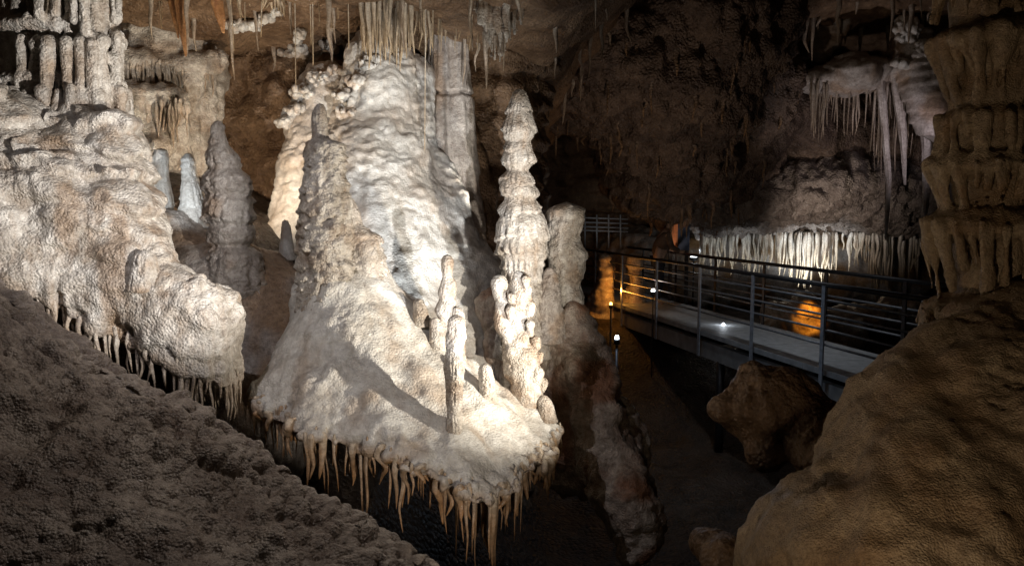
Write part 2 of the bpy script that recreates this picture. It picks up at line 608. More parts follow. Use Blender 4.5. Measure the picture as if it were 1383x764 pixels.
sheet(f_floor, 280, 320, lambda V, N: 0.06 * fbm(V * 3, 4) + 0.03 * domes(V, 0.3), 'cave_floor', M['mud'])

WP = np.array([(-8, -1), (-6.6, 4), (-5, 6.6), (-3.3, 7.5), (-1.5, 7.7), (-0.35, 7.9), (0.05, 8.6), (-0.5, 10.5), (-0.6, 14), (1.2, 18.5), (4, 19), (7, 18.5), (10.5, 16), (11, 9), (9, 3), (8, -1)], float)
WL = np.r_[0, np.cumsum(np.linalg.norm(np.diff(WP, axis=0), axis=1))]


def f_wall(u, v):
    t = np.interp(u, [0, 0.08, 0.66, 1], [0, WL[2], WL[7], WL[-1]])
    x = np.interp(t, WL, WP[:, 0]); y = np.interp(t, WL, WP[:, 1])
    z = -2.6 + 9.0 * v
    cx, cy = 1.5, 7.0
    lean = 0.06 * np.maximum(z, 0) ** 1.3
    dx, dy = cx - x, cy - y
    n = np.sqrt(dx * dx + dy * dy)
    return np.stack([x + dx / n * lean, y + dy / n * lean, z], 1)


def d_wall(V, N):
    P = V * np.array([1, 1, 1.4])
    s = np.where(N[:, 1] * (7 - V[:, 1]) + N[:, 0] * (1.5 - V[:, 0]) > 0, 1, -1)
    return s * (0.30 * fbm(P * 0.7, 4) + 0.17 * fbm(P * 3.1 + 5, 5) + 0.10 * ledge(V[:, 2] / 0.55 + 1.2 * fbm(V * 0.8, 2)) + 0.06 * domes(V + 0.1 * fbm(V * 4, 2)[:, None], 0.16) + 0.03 * domes(V, 0.07))


sheet(f_wall, 800, 340, d_wall, 'cave_wall', M['brown'])


def f_roof(u, v):
    x = -9 + 21 * u; y = -2 + 22 * v
    z = np.where(True, 3.95 - 0.075 * y, 0) + sstep(0.2, 2.2, x) * (1.3 + 0.06 * y) + 0.9 * sstep(4.5, 1.0, y)
    return np.stack([x, y, z], 1)


def d_roof(V, N):
    return -np.sign(N[:, 2]) * (0.18 * fbm(V * 0.9, 3) + 0.12 * fbm(V * 2.6, 4) + 0.05 * domes(V, 0.25))


roof = sheet(f_roof, 420, 420, d_roof, 'cave_roof', M['brown'])

# ------------------------------------------------------------------ foreground bank
E = [(-160, 300, 3.0), (-60, 362, 2.9), (0, 402, 2.82), (120, 482, 2.72), (250, 560, 2.62), (345, 634, 2.55), (440, 688, 2.5), (500, 722, 2.46), (560, 764, 2.42), (700, 880, 2.35)]
EW = np.array([at(*p) for p in E])
EL = np.r_[0, np.cumsum(np.linalg.norm(np.diff(EW, axis=0), axis=1))]


def f_bank(u, v):
    t = u * EL[-1]
    e = np.stack([np.interp(t, EL, EW[:, k]) for k in range(3)], 1)
    # v: 0 behind the crest, 0.2 crest, 1 down at the viewer's side
    w = (v - 0.2)
    f = np.maximum(w, 0) / 0.8; g = np.maximum(-w, 0) / 0.2
    off = np.stack([-0.10 * f + 0.35 * g, -1.55 * f + 0.35 * g * 1.0, -0.85 * f ** 1.15 - 0.9 * g ** 1.5 - 0.06 * sstep(0, 0.12, f) * 0], 1)
    e = e + off
    e[:, 2] += 0.12 * np.sin(f * 3.1) * (f > 0) - 0.05 * np.exp(-np.abs(w) * 30)
    return e


def d_bank(V, N):
    s = np.sign(N[:, 2] + 1e-6)
    ed = np.interp(V[:, 0], EW[:, 0], EW[:, 1]) - V[:, 1]
    nearedge = sstep(0.75, 0.05, ed + 0.25 * fbm(V * 3, 2))
    d = 0.06 * fbm(V * 2.2, 4) + 0.05 * fbm(V * 8, 4)
    d += (0.040 * nearedge + 0.010 * sstep(0.0, 0.3, fbm(V * 3.1 + 12, 2))) * domes(V + 0.02 * fbm(V * 6, 2)[:, None], 0.044)
    d += 0.035 * sstep(-0.2, 0.3, fbm(V * 2.4 + 2, 2)) * domes(V + 0.05 * fbm(V * 5, 2)[:, None], 0.10) * (1 - nearedge * 0.6)
    d -= 0.035 * sstep(0.25, 0.6, fbm(V * 3.3 + 9, 3)) * (1 - nearedge)
    return s * d


b_o = sheet(f_bank, 640, 420, d_bank, 'rock_bank', M['bank'], 'structure', lambda P: 0.75 * sstep(0.0, 0.35, fbm(P * 2.2 + 7, 4)))

# ------------------------------------------------------------------ left formation
lm = Body(0.10)
lm.nz = (0.06, 2.2)
lm.px((85, 215, 4.55), (60, 330, 4.3), 66, 115)
lm.px((75, 195, 4.4), (125, 205, 4.3), 40, 46)
lm.px((60, 330, 4.25), (0, 500, 4.15), 130, 150)
lm.px((150, 240, 4.25), (165, 380, 4.05), 45, 60)
lm.px((-60, 250, 4.3), (-100, 420, 4.2), 150, 180)
lm.px((185, 385, 4.05), (250, 440, 3.98), 58, 64)
lm.px((250, 450, 4.02), (268, 590, 3.92), 64, 60)
lm.px((120, 400, 4.1), (170, 570, 3.9), 70, 62)
lm.px((150, 195, 4.25), (118, 205, 4.2), 26, 30)
lm.px((165, 270, 4.1), (150, 330, 4.05), 26, 36)
lm.px((70, 250, 4.0), (90, 300, 3.95), 40, 46)
lrim = [(-200, 330), (-60, 368), (0, 372), (60, 405), (120, 445), (180, 476), (230, 500), (270, 518), (310, 534), (345, 540)]
lrw = np.array([at(x, y, 3.75) for x, y in lrim])


def lcut(P):
    return np.interp(P[:, 0], lrw[:, 0], lrw[:, 2]).astype(np.float32) + 0.02 * vnoise(P * 11) + 0.04 * vnoise(P * 4) + 0.12 * (P[:, 1] - 3.75) * 0 - P[:, 2]


lm.cut.append((lcut, 0.022))
V, Q = lm.mesh(0.0135)


def d_mound(V, cutd, lum=0.05, amp=0.014, led=0.0):
    low = sstep(-0.22, -0.02, cutd)
    fl = vnoise(np.stack([V[:, 0] * 30, V[:, 1] * 30, V[:, 2] * 5], 1))
    W_ = V + 0.06 * np.stack([fbm(V * 4, 2), fbm(V * 4 + 9, 2), fbm(V * 4 + 21, 2)], 1)
    patch = 0.2 + 0.8 * sstep(-0.15, 0.25, fbm(V * 2.1 + 4, 2))
    fold = vnoise(np.stack([W_[:, 0] * 7, W_[:, 1] * 7, V[:, 2] * 1.6], 1))
    d = -0.03 + 0.05 * fbm(V * 4, 3) + 0.035 * domes(W_ * np.array([1, 1, 0.7]), 0.24) + 0.035 * fold
    d += patch * (amp * domes(W_, lum) * (0.5 + sstep(-0.3, 0.3, fbm(V * 5 + 3, 2))) + 0.45 * amp * domes(V, lum * 0.5) + 0.012 * fbm(V * 18, 2))
    d += low * 0.03 * fl
    if led:
        up = sstep(1.55, 2.0, V[:, 2] + 0.15 * fbm(V * 3, 2))
        ph = V[:, 2] / 0.15 + 1.1 * fbm(V * np.array([4, 4, 2.5]), 3)
        sf = ph - np.floor(ph)
        d += (led * 0.6 + 0.045 * up) * ledge(ph) + up * 0.018 * vnoise(np.stack([V[:, 0] * 26, V[:, 1] * 26, np.floor(ph) * 2.3], 1)) * sstep(0.9, 0.2, sf)
    return d


V = displace(V, Q, lambda V, N: d_mound(V, lcut(V.astype(np.float32)), 0.055, 0.030, 0.035))
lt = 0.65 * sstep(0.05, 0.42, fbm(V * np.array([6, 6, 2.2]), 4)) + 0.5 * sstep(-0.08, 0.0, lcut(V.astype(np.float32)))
left = empty('flowstone_mound', at(150, 540, 4.2))
tag(left, 'broad lumpy cream flowstone mound at left with drip fringe above the dark bank', 'flowstone')
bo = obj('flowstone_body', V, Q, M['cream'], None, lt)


def own(child, parent):
    child.parent = parent
    child.location = child.location - parent.location if child.type != 'MESH' else child.location
    return child


def adopt(child, parent):
    """keep world place while parenting to an unrotated empty"""
    child.parent = parent
    child.location = (child.location[0] - parent.location[0], child.location[1] - parent.location[1], child.location[2] - parent.location[2])


def fringe(parent, pts, mat, kind='drip', name='stalactite', seed=1, off=(0, 0, 0)):
    L = parent.location
    drips(parent, [(x - L[0], y - L[1], z - L[2], l, r) for x, y, z, l, r in pts], mat, kind, name, seed)


adopt(bo, left)
N = normals(V, Q)
u, v = proj(V)
rp = rim_points(V, N, lcut(V.astype(np.float32)) + 0.03, 0.03, 0.021, (u > -60) & (u < 345))
rg = random.Random(5)
fringe(left, [(p[0], p[1], p[2] + 0.03, rg.choice((0.07, 0.10, 0.13, 0.17, 0.22)) * rg.uniform(0.8, 1.2) + 0.05, rg.uniform(0.010, 0.019)) for p in rp], M['creamdrip'], seed=5)
LEFTV = V

# fluted pillar on top of the left mound
pl = Body(0.012)
pl.nz = (0.010, 8)
rg = random.Random(11)
pl.px((75, -80, 4.66), (75, 170, 4.66), 58, 64, k=0.03)
for (y0, y1, rad, n, rr) in [(-70, 40, 78, 15, (5, 9)), (54, 146, 86, 16, (5, 9)), (100, 150, 74, 15, (4, 8)), (-60, 130, 62, 11, (6, 10)), (120, 172, 92, 17, (5, 8))]:
    for i in range(n):
        a = -math.pi * (-0.05 + 1.1 * i / (n - 1)) + rg.uniform(-0.05, 0.05)
        ry = rg.uniform(0.9, 1.05)
        cx = 78 + math.cos(a) * rad * ry
        Y = 4.66 + math.sin(a) * m(rad, 4.6) * ry
        ya = y0 + rg.uniform(-6, 8); yb = y1 + rg.uniform(-26, 6)
        r = rg.uniform(*rr)
        pl.px((cx, ya, Y), (cx + rg.uniform(-3, 3), yb, Y), r, r * rg.uniform(0.65, 1.0))
        if rg.random() < 0.5:
            ym = rg.uniform(ya, yb); pl.px((cx, ym, Y - 0.01), (cx, ym + 4, Y - 0.01), r * 1.35)
for (y, rad) in ((-66, 74), (48, 82), (118, 86)):
    c = at(78, y, 4.66)
    pl.add(c, c, m(rad * 0.92, 4.66), None, sc=(1, 1, 4.5), k=0.03)
for (cx, cy, Yc, rx) in ((128, 52, 4.38, 26), (150, 78, 4.45, 12), (60, 60, 4.32, 22), (40, 118, 4.35, 26)):
    pl.px((cx - rx * 0.5, cy, Yc), (cx + rx * 0.5, cy + 3, Yc), 8, 8, k=0.025)
V, Q = pl.mesh(0.011)
V = displace(V, Q, lambda V, N: 0.010 * fbm(V * 9, 3) + 0.006 * domes(V, 0.035) + 0.006 * vnoise(np.stack([V[:, 0] * 40, V[:, 1] * 40, V[:, 2] * 7], 1)))
o = obj('flowstone_pillar', V, Q, M['cream'], None, 0.5 * sstep(0.1, 0.55, fbm(V * 7, 3)))
tag(o, 'cream pillar of tiered organ-pipe draperies rising out of the top left corner', 'flowstone')

# ------------------------------------------------------------------ centre mound
cm = Body(0.10)
cm.nz = (0.05, 2.4)
C0 = (470, 415, 4.75)
cm.px(C0, (350, 610, 4.2), 60, 50)
cm.px(C0, (440, 650, 3.95), 64, 60)
cm.px(C0, (545, 680, 3.85), 60, 62)
cm.px((500, 405, 4.8), (640, 700, 3.86), 38, 64)
cm.px((540, 430, 4.85), (705, 700, 3.98), 30, 60)
cm.px((512, 385, 4.85), (748, 680, 4.2), 22, 52)
cm.px((540, 420, 4.9), (745, 640, 4.6), 25, 50)
cm.px((412, 470, 4.5), (395, 600, 4.2), 26, 50)
crim = [(250, 525), (320, 562), (350, 576), (400, 586), (440, 590), (480, 602), (530, 610), (570, 618), (610, 636), (650, 652), (690, 652), (720, 644), (745, 642), (775, 630), (840, 600)]
crw = np.array([at(x, y, 3.95) for x, y in crim])


def ccut(P):
    return np.interp(P[:, 0], crw[:, 0], crw[:, 2]).astype(np.float32) + 0.02 * vnoise(P * 12) + 0.02 * vnoise(P * 4 + 3) - P[:, 2]


cm.cut.append((ccut, 0.022))
V, Q = cm.mesh(0.013)


def d_center(V, N):
    c = ccut(V.astype(np.float32))
    u, v = proj(V)
    smooth = sstep(470, 560, u) * sstep(0.02, -0.25, c + 0.1 * fbm(V * 3, 2))
    low = sstep(-0.2, -0.02, c)
    fl = vnoise(np.stack([V[:, 0] * 26, V[:, 1] * 26, V[:, 2] * 5], 1))
    rough = 1 - smooth
    d = 0.03 * fbm(V * 4, 3) + rough * ((0.022 * domes(V + 0.05 * fbm(V * 5, 2)[:, None], 0.05) + 0.008 * domes(V, 0.025)) * (0.3 + 0.7 * sstep(-0.2, 0.2, fbm(V * 3 + 6, 2))) + 0.014 * fbm(V * 14, 3)) + 0.016 * vnoise(np.stack([V[:, 0] * 13, V[:, 1] * 13, V[:, 2] * 3], 1))
    d += smooth * 0.006 * fbm(V * 12, 3) + low * 0.034 * fl - 0.02
    return d


V = displace(V, Q, d_center)
ct = 0.35 * sstep(0.1, 0.5, fbm(V * np.array([6, 6, 2.2]) + 3, 4)) + 0.7 * sstep(-0.06, 0.01, ccut(V.astype(np.float32)))
centre = empty('flowstone_mound', at(560, 600, 4.5))
tag(centre, 'central white flowstone cone with rust-tipped drip fringe carrying the stalagmites', 'flowstone')
bo = obj('flowstone_body', V, Q, M['white'], None, ct)
adopt(bo, centre)
N = normals(V, Q)
u, v = proj(V)
rp = rim_points(V, N, ccut(V.astype(np.float32)) + 0.03, 0.03, 0.021, (u > 300) & (u < 790))
rg = random.Random(6)
pts = []
for p in rp:
    n = vnoise(np.array([[p[0] * 5, p[1] * 5, 3.3]]))[0]
    L = (0.16 + 0.12 * n) * rg.uniform(0.5, 1.5) + (0.14 if rg.random() < 0.07 else 0) + 0.05
    thick = rg.random() < 0.5
    if -0.45 < p[0] < 0.05: L *= 1.7
    pts.append((p[0], p[1], p[2] + 0.03, max(0.08, L * (0.75 if thick else 1)), rg.uniform(0.018, 0.032) if thick else rg.uniform(0.008, 0.015)))
fringe(centre, pts, M['drip'], seed=6)
CENV = V

# ------------------------------------------------------------------ stalagmites
def stal_fn(per=0.085, led=0.02, lump=0.012, ls=0.05, flute=0.010, warp=1.0, seed=0.0, rough=0.02):
    def fn(P, th, t, r):
        k = np.clip(r / 0.12, 0.12, 1.3)
        Pn = P + seed
        ph = Pn[:, 2] / per + warp * (0.9 * fbm(Pn * np.array([9, 9, 5]), 2) + 0.8 * vnoise(np.stack([Pn[:, 2] * 5, 0 * th + seed, 0 * th], 1)))
        lg = ledge(ph)
        s = ph - np.floor(ph)
        fl = vnoise(np.stack([np.cos(th) * 8 + seed, np.sin(th) * 8, np.floor(ph) * 3.7 + Pn[:, 2] * 2], 1))
        amp = 0.25 + 0.75 * sstep(-0.35, 0.35, vnoise(Pn * np.array([8, 8, 9]) + 31))
        d = led * (lg - 0.4) * k * amp + flute * fl * k * (0.25 + sstep(0.8, 0.1, s))
        d += lump * domes(Pn + 0.03 * fbm(Pn * 9, 2)[:, None], ls) * k + rough * fbm(Pn * 7, 3) * k + 0.5 * lump * k * domes(Pn, ls * 0.45)
        return d
    return fn


def stalagmite(path, Y, mat, label, group='stalagmites standing on the flowstone', fn=None, nth=84, dz=0.008, tint=0.45, name='stalagmite'):
    V, T = loft(pxpath(path, Y), nth, None, fn or stal_fn(), dz)
    o = obj(name, V, T, mat, None, tint * sstep(0.0, 0.5, fbm(V * 6 + 3, 3)))
    tag(o, label, 'stalagmite', group)
    return o


stalagmite([(432, 141, 3), (432, 150, 7), (432, 170, 8), (433, 188, 9), (440, 194, 20), (439, 230, 21), (440, 280, 25), (441, 330, 28), (443, 380, 30), (446, 420, 33), (450, 460, 42), (455, 540, 60)], 4.62, M['cream'],
           'tall knobbly cream stalagmite with a thin finger on top at centre left', fn=stal_fn(0.075, 0.022, 0.034, 0.055, 0.014, 1.2))
stalagmite([(470, 268, 6), (470, 285, 13), (472, 305, 16), (484, 318, 24), (490, 350, 26), (494, 400, 30), (496, 460, 40)], 4.74, M['cream'],
           'lumpy side stalagmite leaning against the right of the tall knobbly one', fn=stal_fn(0.09, 0.012, 0.02, 0.06, 0.008))
stalagmite([(514, 350, 5), (514, 360, 9), (516, 385, 12), (518, 420, 16)], 4.78, M['white'], 'short rounded white stub on the ridge beside the knobbly stalagmite', fn=stal_fn(0.1, 0.004, 0.006))
y1 = front(CENV, 606, 465, 8) or 4.55
stalagmite([(604, 345, 4), (604, 350, 8), (604, 366, 8), (604, 371, 6.5), (605, 382, 10), (603, 398, 11), (604, 404, 9), (602, 420, 13), (604, 432, 11), (606, 445, 15), (607, 490, 18)], y1 + 0.08, M['cream'],
           'slim candle-like cream stalagmite with a rounded yellow tip', fn=stal_fn(0.11, 0.012, 0.014, 0.05, 0.006, 0.4, 2.0, 0.04), tint=0.7)
stalagmite([(618, 416, 5), (619, 424, 8), (619, 450, 8), (620, 490, 10)], y1 + 0.03, M['cream'], 'small yellow stub touching the slim candle-like stalagmite', fn=stal_fn(0.1, 0.008, 0.004), tint=0.7)
y2 = front(CENV, 615, 575, 8) or 4.0
stalagmite([(616, 426, 4), (616, 431, 9), (617, 442, 11), (615, 462, 12), (614, 470, 10), (613, 495, 11), (614, 530, 9), (613, 560, 8), (614, 590, 11)], y2 + 0.02, M['cream'],
           'thin dark-sided stalagmite post standing alone on the white slope', fn=stal_fn(0.14, 0.014, 0.016, 0.04, 0.014, 0.6, 5.0, 0.04), tint=0.6)
y3 = front(CENV, 712, 555, 8) or 4.5
kc = Body(0.02); kc.nz = (0.015, 9)
Yk = y3 + 0.14
kc.px((674, 382, Yk), (680, 440, Yk), 8, 11); kc.px((675, 380, Yk), (675, 384, Yk), 9)
kc.px((702, 378, Yk), (704, 410, Yk), 11, 15); kc.px((697, 410, Yk + 0.04), (700, 500, Yk + 0.02), 17, 20); kc.px((706, 480, Yk), (716, 560, Yk + 0.02), 20, 22)
rg = random.Random(77)
for x, y, r in ((690, 422, 9), (712, 392, 8), (716, 416, 9), (690, 402, 7), (684, 452, 9), (716, 442, 10), (722, 462, 8), (707, 455, 10), (690, 478, 9), (715, 488, 10), (729, 482, 6), (726, 505, 9), (706, 512, 9), (734, 520, 7), (694, 505, 8), (722, 535, 9), (738, 545, 7), (710, 380, 7), (698, 372, 6)):
    d = -m(14, Yk) * rg.uniform(0.4, 1.3)
    kc.px((x, y - r * 0.3, Yk + d), (x + rg.uniform(-2, 2), y + r * 0.8, Yk + d), r * 0.8, r * 0.55)
V, Q = kc.mesh(0.0095)
V = displace(V, Q, lambda V, N: 0.012 * fbm(V * 12, 3) + 0.006 * domes(V, 0.03))
o = obj('stalagmite', V, Q, M['cream'], None, 0.8 * sstep(-0.1, 0.45, fbm(V * 7 + 2, 3)))
tag(o, 'chunky yellow-cream stalagmite cluster with ragged knobs on the right end of the slope', 'stalagmite', 'stalagmites standing on the flowstone')
for q, (x, y, r, h, lb) in enumerate(((565, 404, 8, 24, 'highest small rounded nub on the crest of the white slope'), (588, 430, 9, 26, 'rounded nub on the slope crest left of the slim stalagmite'), (655, 492, 9, 34, 'rounded nub on the crest between slim post and yellow cluster'),(735, 535, 9, 22, 'low nub below the right side of the yellow cluster'))):
    yy = (front(CENV, x - 6, y + h, 9) or 4.5) + 0.06
    stalagmite([(x, y, r * 0.5), (x, y + 4, r * 0.9), (x + 2, y + h * 0.5, r * 1.1), (x + 4, y + h * 1.5, r * 1.5)], yy, M['cream'], lb, fn=stal_fn(0.08, 0.006, 0.008), nth=48, tint=0.4)
yb = front(LEFTV, 195, 372, 8) or 3.9
stalagmite([(195, 339, 6), (195, 345, 13), (195, 358, 15), (195, 375, 18), (195, 392, 22)], yb + 0.03, M['cream'], 'squat amber-topped stub on the shoulder of the left mound', fn=stal_fn(0.1, 0.004, 0.006), tint=0.8)

stalagmite([(702, 121, 4), (702, 128, 10), (701, 150, 16), (701, 178, 21), (700, 186, 19), (700, 191, 14), (700, 198, 17), (700, 216, 20), (699, 224, 18), (699, 230, 13), (698, 240, 20), (699, 254, 24), (702, 263, 23), (702, 268, 19), (703, 280, 24), (704, 302, 32), (705, 332, 33), (706, 346, 31), (706, 352, 25), (706, 380, 27), (706, 420, 32), (708, 480, 40)], 5.6, M['cream'],
           'tall pale tiered stalagmite standing clear against the dark cavern', fn=stal_fn(0.12, 0.022, 0.006, 0.05, 0.022, 0.5, 1.0, 0.008), dz=0.007, nth=110, tint=0.35)
stalagmite([(765, 278, 14), (765, 284, 22), (764, 300, 21), (762, 325, 20), (764, 340, 23), (766, 360, 21), (763, 385, 19), (765, 410, 21), (766, 440, 25), (768, 490, 40)], 5.75, M['cream'],
           'flat-topped cream stalagmite right of the tall tiered one', fn=stal_fn(0.19, 0.03, 0.014, 0.07, 0.010, 0.7, 4.0), tint=0.55)
stalagmite([(743, 362, 4), (743, 369, 8), (742, 380, 11), (741, 400, 16), (741, 425, 17), (742, 460, 22)], 5.55, M['grey'], 'small grey stalagmite between the tall tiered and flat-topped ones', fn=stal_fn(0.08, 0.015, 0.014, 0.04))

# ------------------------------------------------------------------ rusty toe of the flowstone, right of the centre
tb = Body(0.10)
tb.nz = (0.07, 3.0)
for (a_, b_, ra, rb) in (((762, 445, 5.75), (806, 555, 5.4), 34, 34), ((806, 555, 5.4), (842, 680, 5.05), 34, 36), ((842, 680, 5.05), (858, 790, 4.95), 36, 30),
                         ((785, 460, 5.85), (846, 595, 5.55), 20, 22), ((846, 595, 5.55), (874, 730, 5.3), 22, 20), ((700, 430, 5.9), (735, 640, 5.7), 46, 50), ((740, 470, 5.75), (790, 640, 5.5), 30, 26)):
    tb.px(a_, b_, ra, rb)
trim_ = [(690, 640), (740, 690), (780, 735), (820, 750), (860, 760), (900, 755)]
trw = np.array([at(x, y, 4.85) for x, y in trim_])


def tcut(P):
    return np.interp(P[:, 0], trw[:, 0], trw[:, 2]).astype(np.float32) + 0.05 * vnoise(P * 7) - P[:, 2]


tb.cut.append((tcut, 0.04))
V, Q = tb.mesh(0.0155)
V = displace(V, Q, lambda V, N: 0.05 * fbm(V * 5, 4) + 0.04 * vnoise(np.stack([V[:, 0] * 9, V[:, 1] * 9, V[:, 2] * 2.5], 1)) + (0.026 * domes(V, 0.06) + 0.012 * domes(V, 0.03)) * sstep(-0.1, 0.3, fbm(V * 2.5 + 8, 2)) + 0.014 * fbm(V * 16, 3) + 0.012 * ledge(V[:, 2] / 0.12 + 1.5 * fbm(V * 3, 2)))
toe = obj('flowstone_toe', V, Q, M['rust'], None, 0.8 * sstep(0.05, 0.45, fbm(V * 3.5 + 4, 3)))
tag(toe, 'rusty pink-brown flowstone toe running down from the twin stalagmites into the pit', 'flowstone')

# ------------------------------------------------------------------ back flowstone wall
bf = Body(0.14)
bf.nz = (0.07, 2.0)
bf.px((515, 95, 7.0), (505, 250, 6.7), 42, 72)
bf.px((505, 250, 6.7), (540, 480, 6.2), 80, 120)
bf.px((560, 110, 7.1), (575, 240, 6.9), 18, 26)
bf.px((585, 230, 6.9), (625, 400, 6.3), 18, 55)
bf.px((625, 400, 6.3), (640, 520, 6.1), 60, 80)
bf.px((440, 130, 7.2), (420, 330, 6.9), 40, 60)
V, Q = bf.mesh(0.0175)


def d_back(V, N):
    u, v = proj(V)
    up = sstep(330, 180, v)
    lg = ledge(V[:, 2] / 0.10 + 2.2 * fbm(V * np.array([5, 5, 2.5]), 3)) * (0.3 + sstep(-0.3, 0.3, fbm(V * 4 + 5, 2)))
    return 0.05 * fbm(V * 3, 3) + (0.006 + 0.013 * up) * lg + (0.008 + 0.016 * up) * domes(V + 0.05 * fbm(V * 5, 2)[:, None], 0.065) + 0.014 * fbm(V * 16, 3) + 0.02 * vnoise(np.stack([V[:, 0] * 9, V[:, 1] * 9, V[:, 2] * 1.5], 1))


V = displace(V, Q, d_back)
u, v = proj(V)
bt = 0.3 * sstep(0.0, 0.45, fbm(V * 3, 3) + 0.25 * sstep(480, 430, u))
o = obj('flowstone_cascade', V, Q, M['white'], None, bt)
tag(o, 'big white rippled flowstone cascade at the back carrying a stalagmite shadow', 'flowstone')
BACKV = V
SURF.append(V)

# column with a seam
def colfn(P, th, t, r):
    fl = vnoise(np.stack([np.cos(th) * 5, np.sin(th) * 5, P[:, 2] * 1.5], 1))
    seam = -0.06 * np.exp(-((t - 0.474 - 0.004 * np.sin(th * 3)) / 0.007) ** 2)
    return 0.03 * fl + 0.012 * fbm(P * 10, 3) + seam


V, T = loft(pxpath([(607, -60, 22), (606, 20, 24), (605, 70, 25), (606, 110, 27), (607, 128, 29), (607, 150, 30), (608, 200, 32), (612, 260, 38), (625, 330, 48)], 7.3), 90, 220, colfn)
o = obj('dripstone_column', V, T, M['grey'], None, 0.5 * sstep(0.0, 0.5, fbm(V * np.array([6, 6, 2]), 3)))
tag(o, 'grey-brown dripstone column with a horizontal crack joining roof and floor', 'column')
sl = Body(0.1); sl.nz = (0.06, 2.5)
sl.px((632, 165, 7.6), (655, 320, 7.3), 14, 24); sl.px((655, 320, 7.3), (690, 480, 6.9), 22, 40)
V, Q = sl.mesh(0.022)
V = displace(V, Q, lambda V, N: 0.05 * fbm(V * 4, 3) + 0.015 * domes(V, 0.06))
tag(obj('rock_rib', V, Q, M['brown'], None), 'narrow brown rock rib leaning down right of the cracked column', 'rock')

# ------------------------------------------------------------------ shelf behind the left mound
sh = Body(0.12); sh.nz = (0.07, 2.2)
sh.px((230, 330, 5.6), (340, 430, 5.3), 45, 60)
sh.px((340, 400, 5.5), (420, 520, 5.0), 60, 70)
sh.px((180, 330, 5.9), (150, 500, 5.4), 70, 90)
sh.px((300, 400, 5.3), (330, 600, 4.9), 70, 80)
V, Q = sh.mesh(0.02)
V = displace(V, Q, lambda V, N: 0.04 * fbm(V * 4, 3) + 0.016 * domes(V, 0.06))
SHV = V
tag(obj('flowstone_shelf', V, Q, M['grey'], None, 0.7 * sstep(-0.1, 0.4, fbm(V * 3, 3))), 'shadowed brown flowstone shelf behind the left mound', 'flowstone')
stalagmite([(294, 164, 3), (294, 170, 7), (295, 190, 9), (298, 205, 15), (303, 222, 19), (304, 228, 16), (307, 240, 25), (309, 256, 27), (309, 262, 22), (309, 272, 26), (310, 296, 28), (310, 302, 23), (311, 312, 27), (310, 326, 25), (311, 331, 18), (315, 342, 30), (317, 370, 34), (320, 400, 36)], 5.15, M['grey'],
           'shadowed grey tiered stalagmite with white tip behind the left mound', fn=stal_fn(0.15, 0.022, 0.02, 0.05, 0.016, 0.8, 3.0))
stalagmite([(217, 203, 7), (217, 212, 10), (217, 240, 10), (219, 275, 13), (220, 310, 16)], 5.75, M['white'], 'bright white stub lit from behind, nearest the left mound', fn=stal_fn(0.1, 0.004, 0.006))
stalagmite([(254, 208, 4), (254, 215, 8), (256, 235, 9), (259, 255, 13), (262, 275, 16), (262, 320, 30)], 5.7, M['white'], 'small white tapering stalagmite left of the grey tiered one', fn=stal_fn(0.07, 0.014, 0.01))
stalagmite([(385, 298, 3), (386, 306, 6), (387, 325, 8), (388, 350, 11)], 5.6, M['white'], 'tiny white stalagmite in the dark recess behind the knobbly one', fn=stal_fn(0.07, 0.008, 0.01))

# ------------------------------------------------------------------ terrace draperies at the back left
te = Body(0.05); te.nz = (0.05, 4)
te.px((170, 82, 6.7), (290, 84, 7.0), 12, 12)
te.px((165, 140, 6.6), (235, 140, 6.7), 26, 22)
te.px((190, 150, 6.7), (215, 195, 6.6), 30, 18)
te.px((255, 95, 7.0), (262, 125, 7.0), 22, 16)
te.px((230, 60, 7.3), (230, 330, 7.2), 70, 60)
V, Q = te.mesh(0.02)
V = displace(V, Q, lambda V, N: 0.035 * vnoise(np.stack([V[:, 0] * 16, V[:, 1] * 16, V[:, 2] * 1.5], 1)) + 0.02 * ledge(V[:, 2] / 0.14 + fbm(V * 2, 2)) + 0.012 * fbm(V * 14, 3))
ter = empty('flowstone_terrace', at(220, 200, 6.9))
tag(ter, 'olive-grey flowstone terrace with hanging draperies behind the left pillar', 'flowstone')
bo = obj('flowstone_body', V, Q, M['cream'], None, 0.5 * sstep(0, 0.5, fbm(V * 5, 3))); adopt(bo, ter)
rg = random.Random(21)
pts = []
for i in range(46):
    x = 170 + 118 * i / 45 + rg.uniform(-2, 2)
    c = at(x, 82 + rg.uniform(-3, 6), 6.62 + 0.003 * (x - 170))
    pts.append((c[0], c[1], c[2], m(rg.uniform(18, 50), 6.7), m(rg.uniform(1.6, 3.2), 6.7)))
for i in range(22):
    x = 172 + 80 * i / 21 + rg.uniform(-2, 2)
    c = at(x, 132 + rg.uniform(-4, 14), 6.5 + rg.uniform(0, 0.05))
    pts.append((c[0], c[1], c[2], m(rg.uniform(25, 62), 6.5), m(rg.uniform(2.2, 4), 6.5)))
fringe(ter, pts, M['creamdrip'], seed=22)

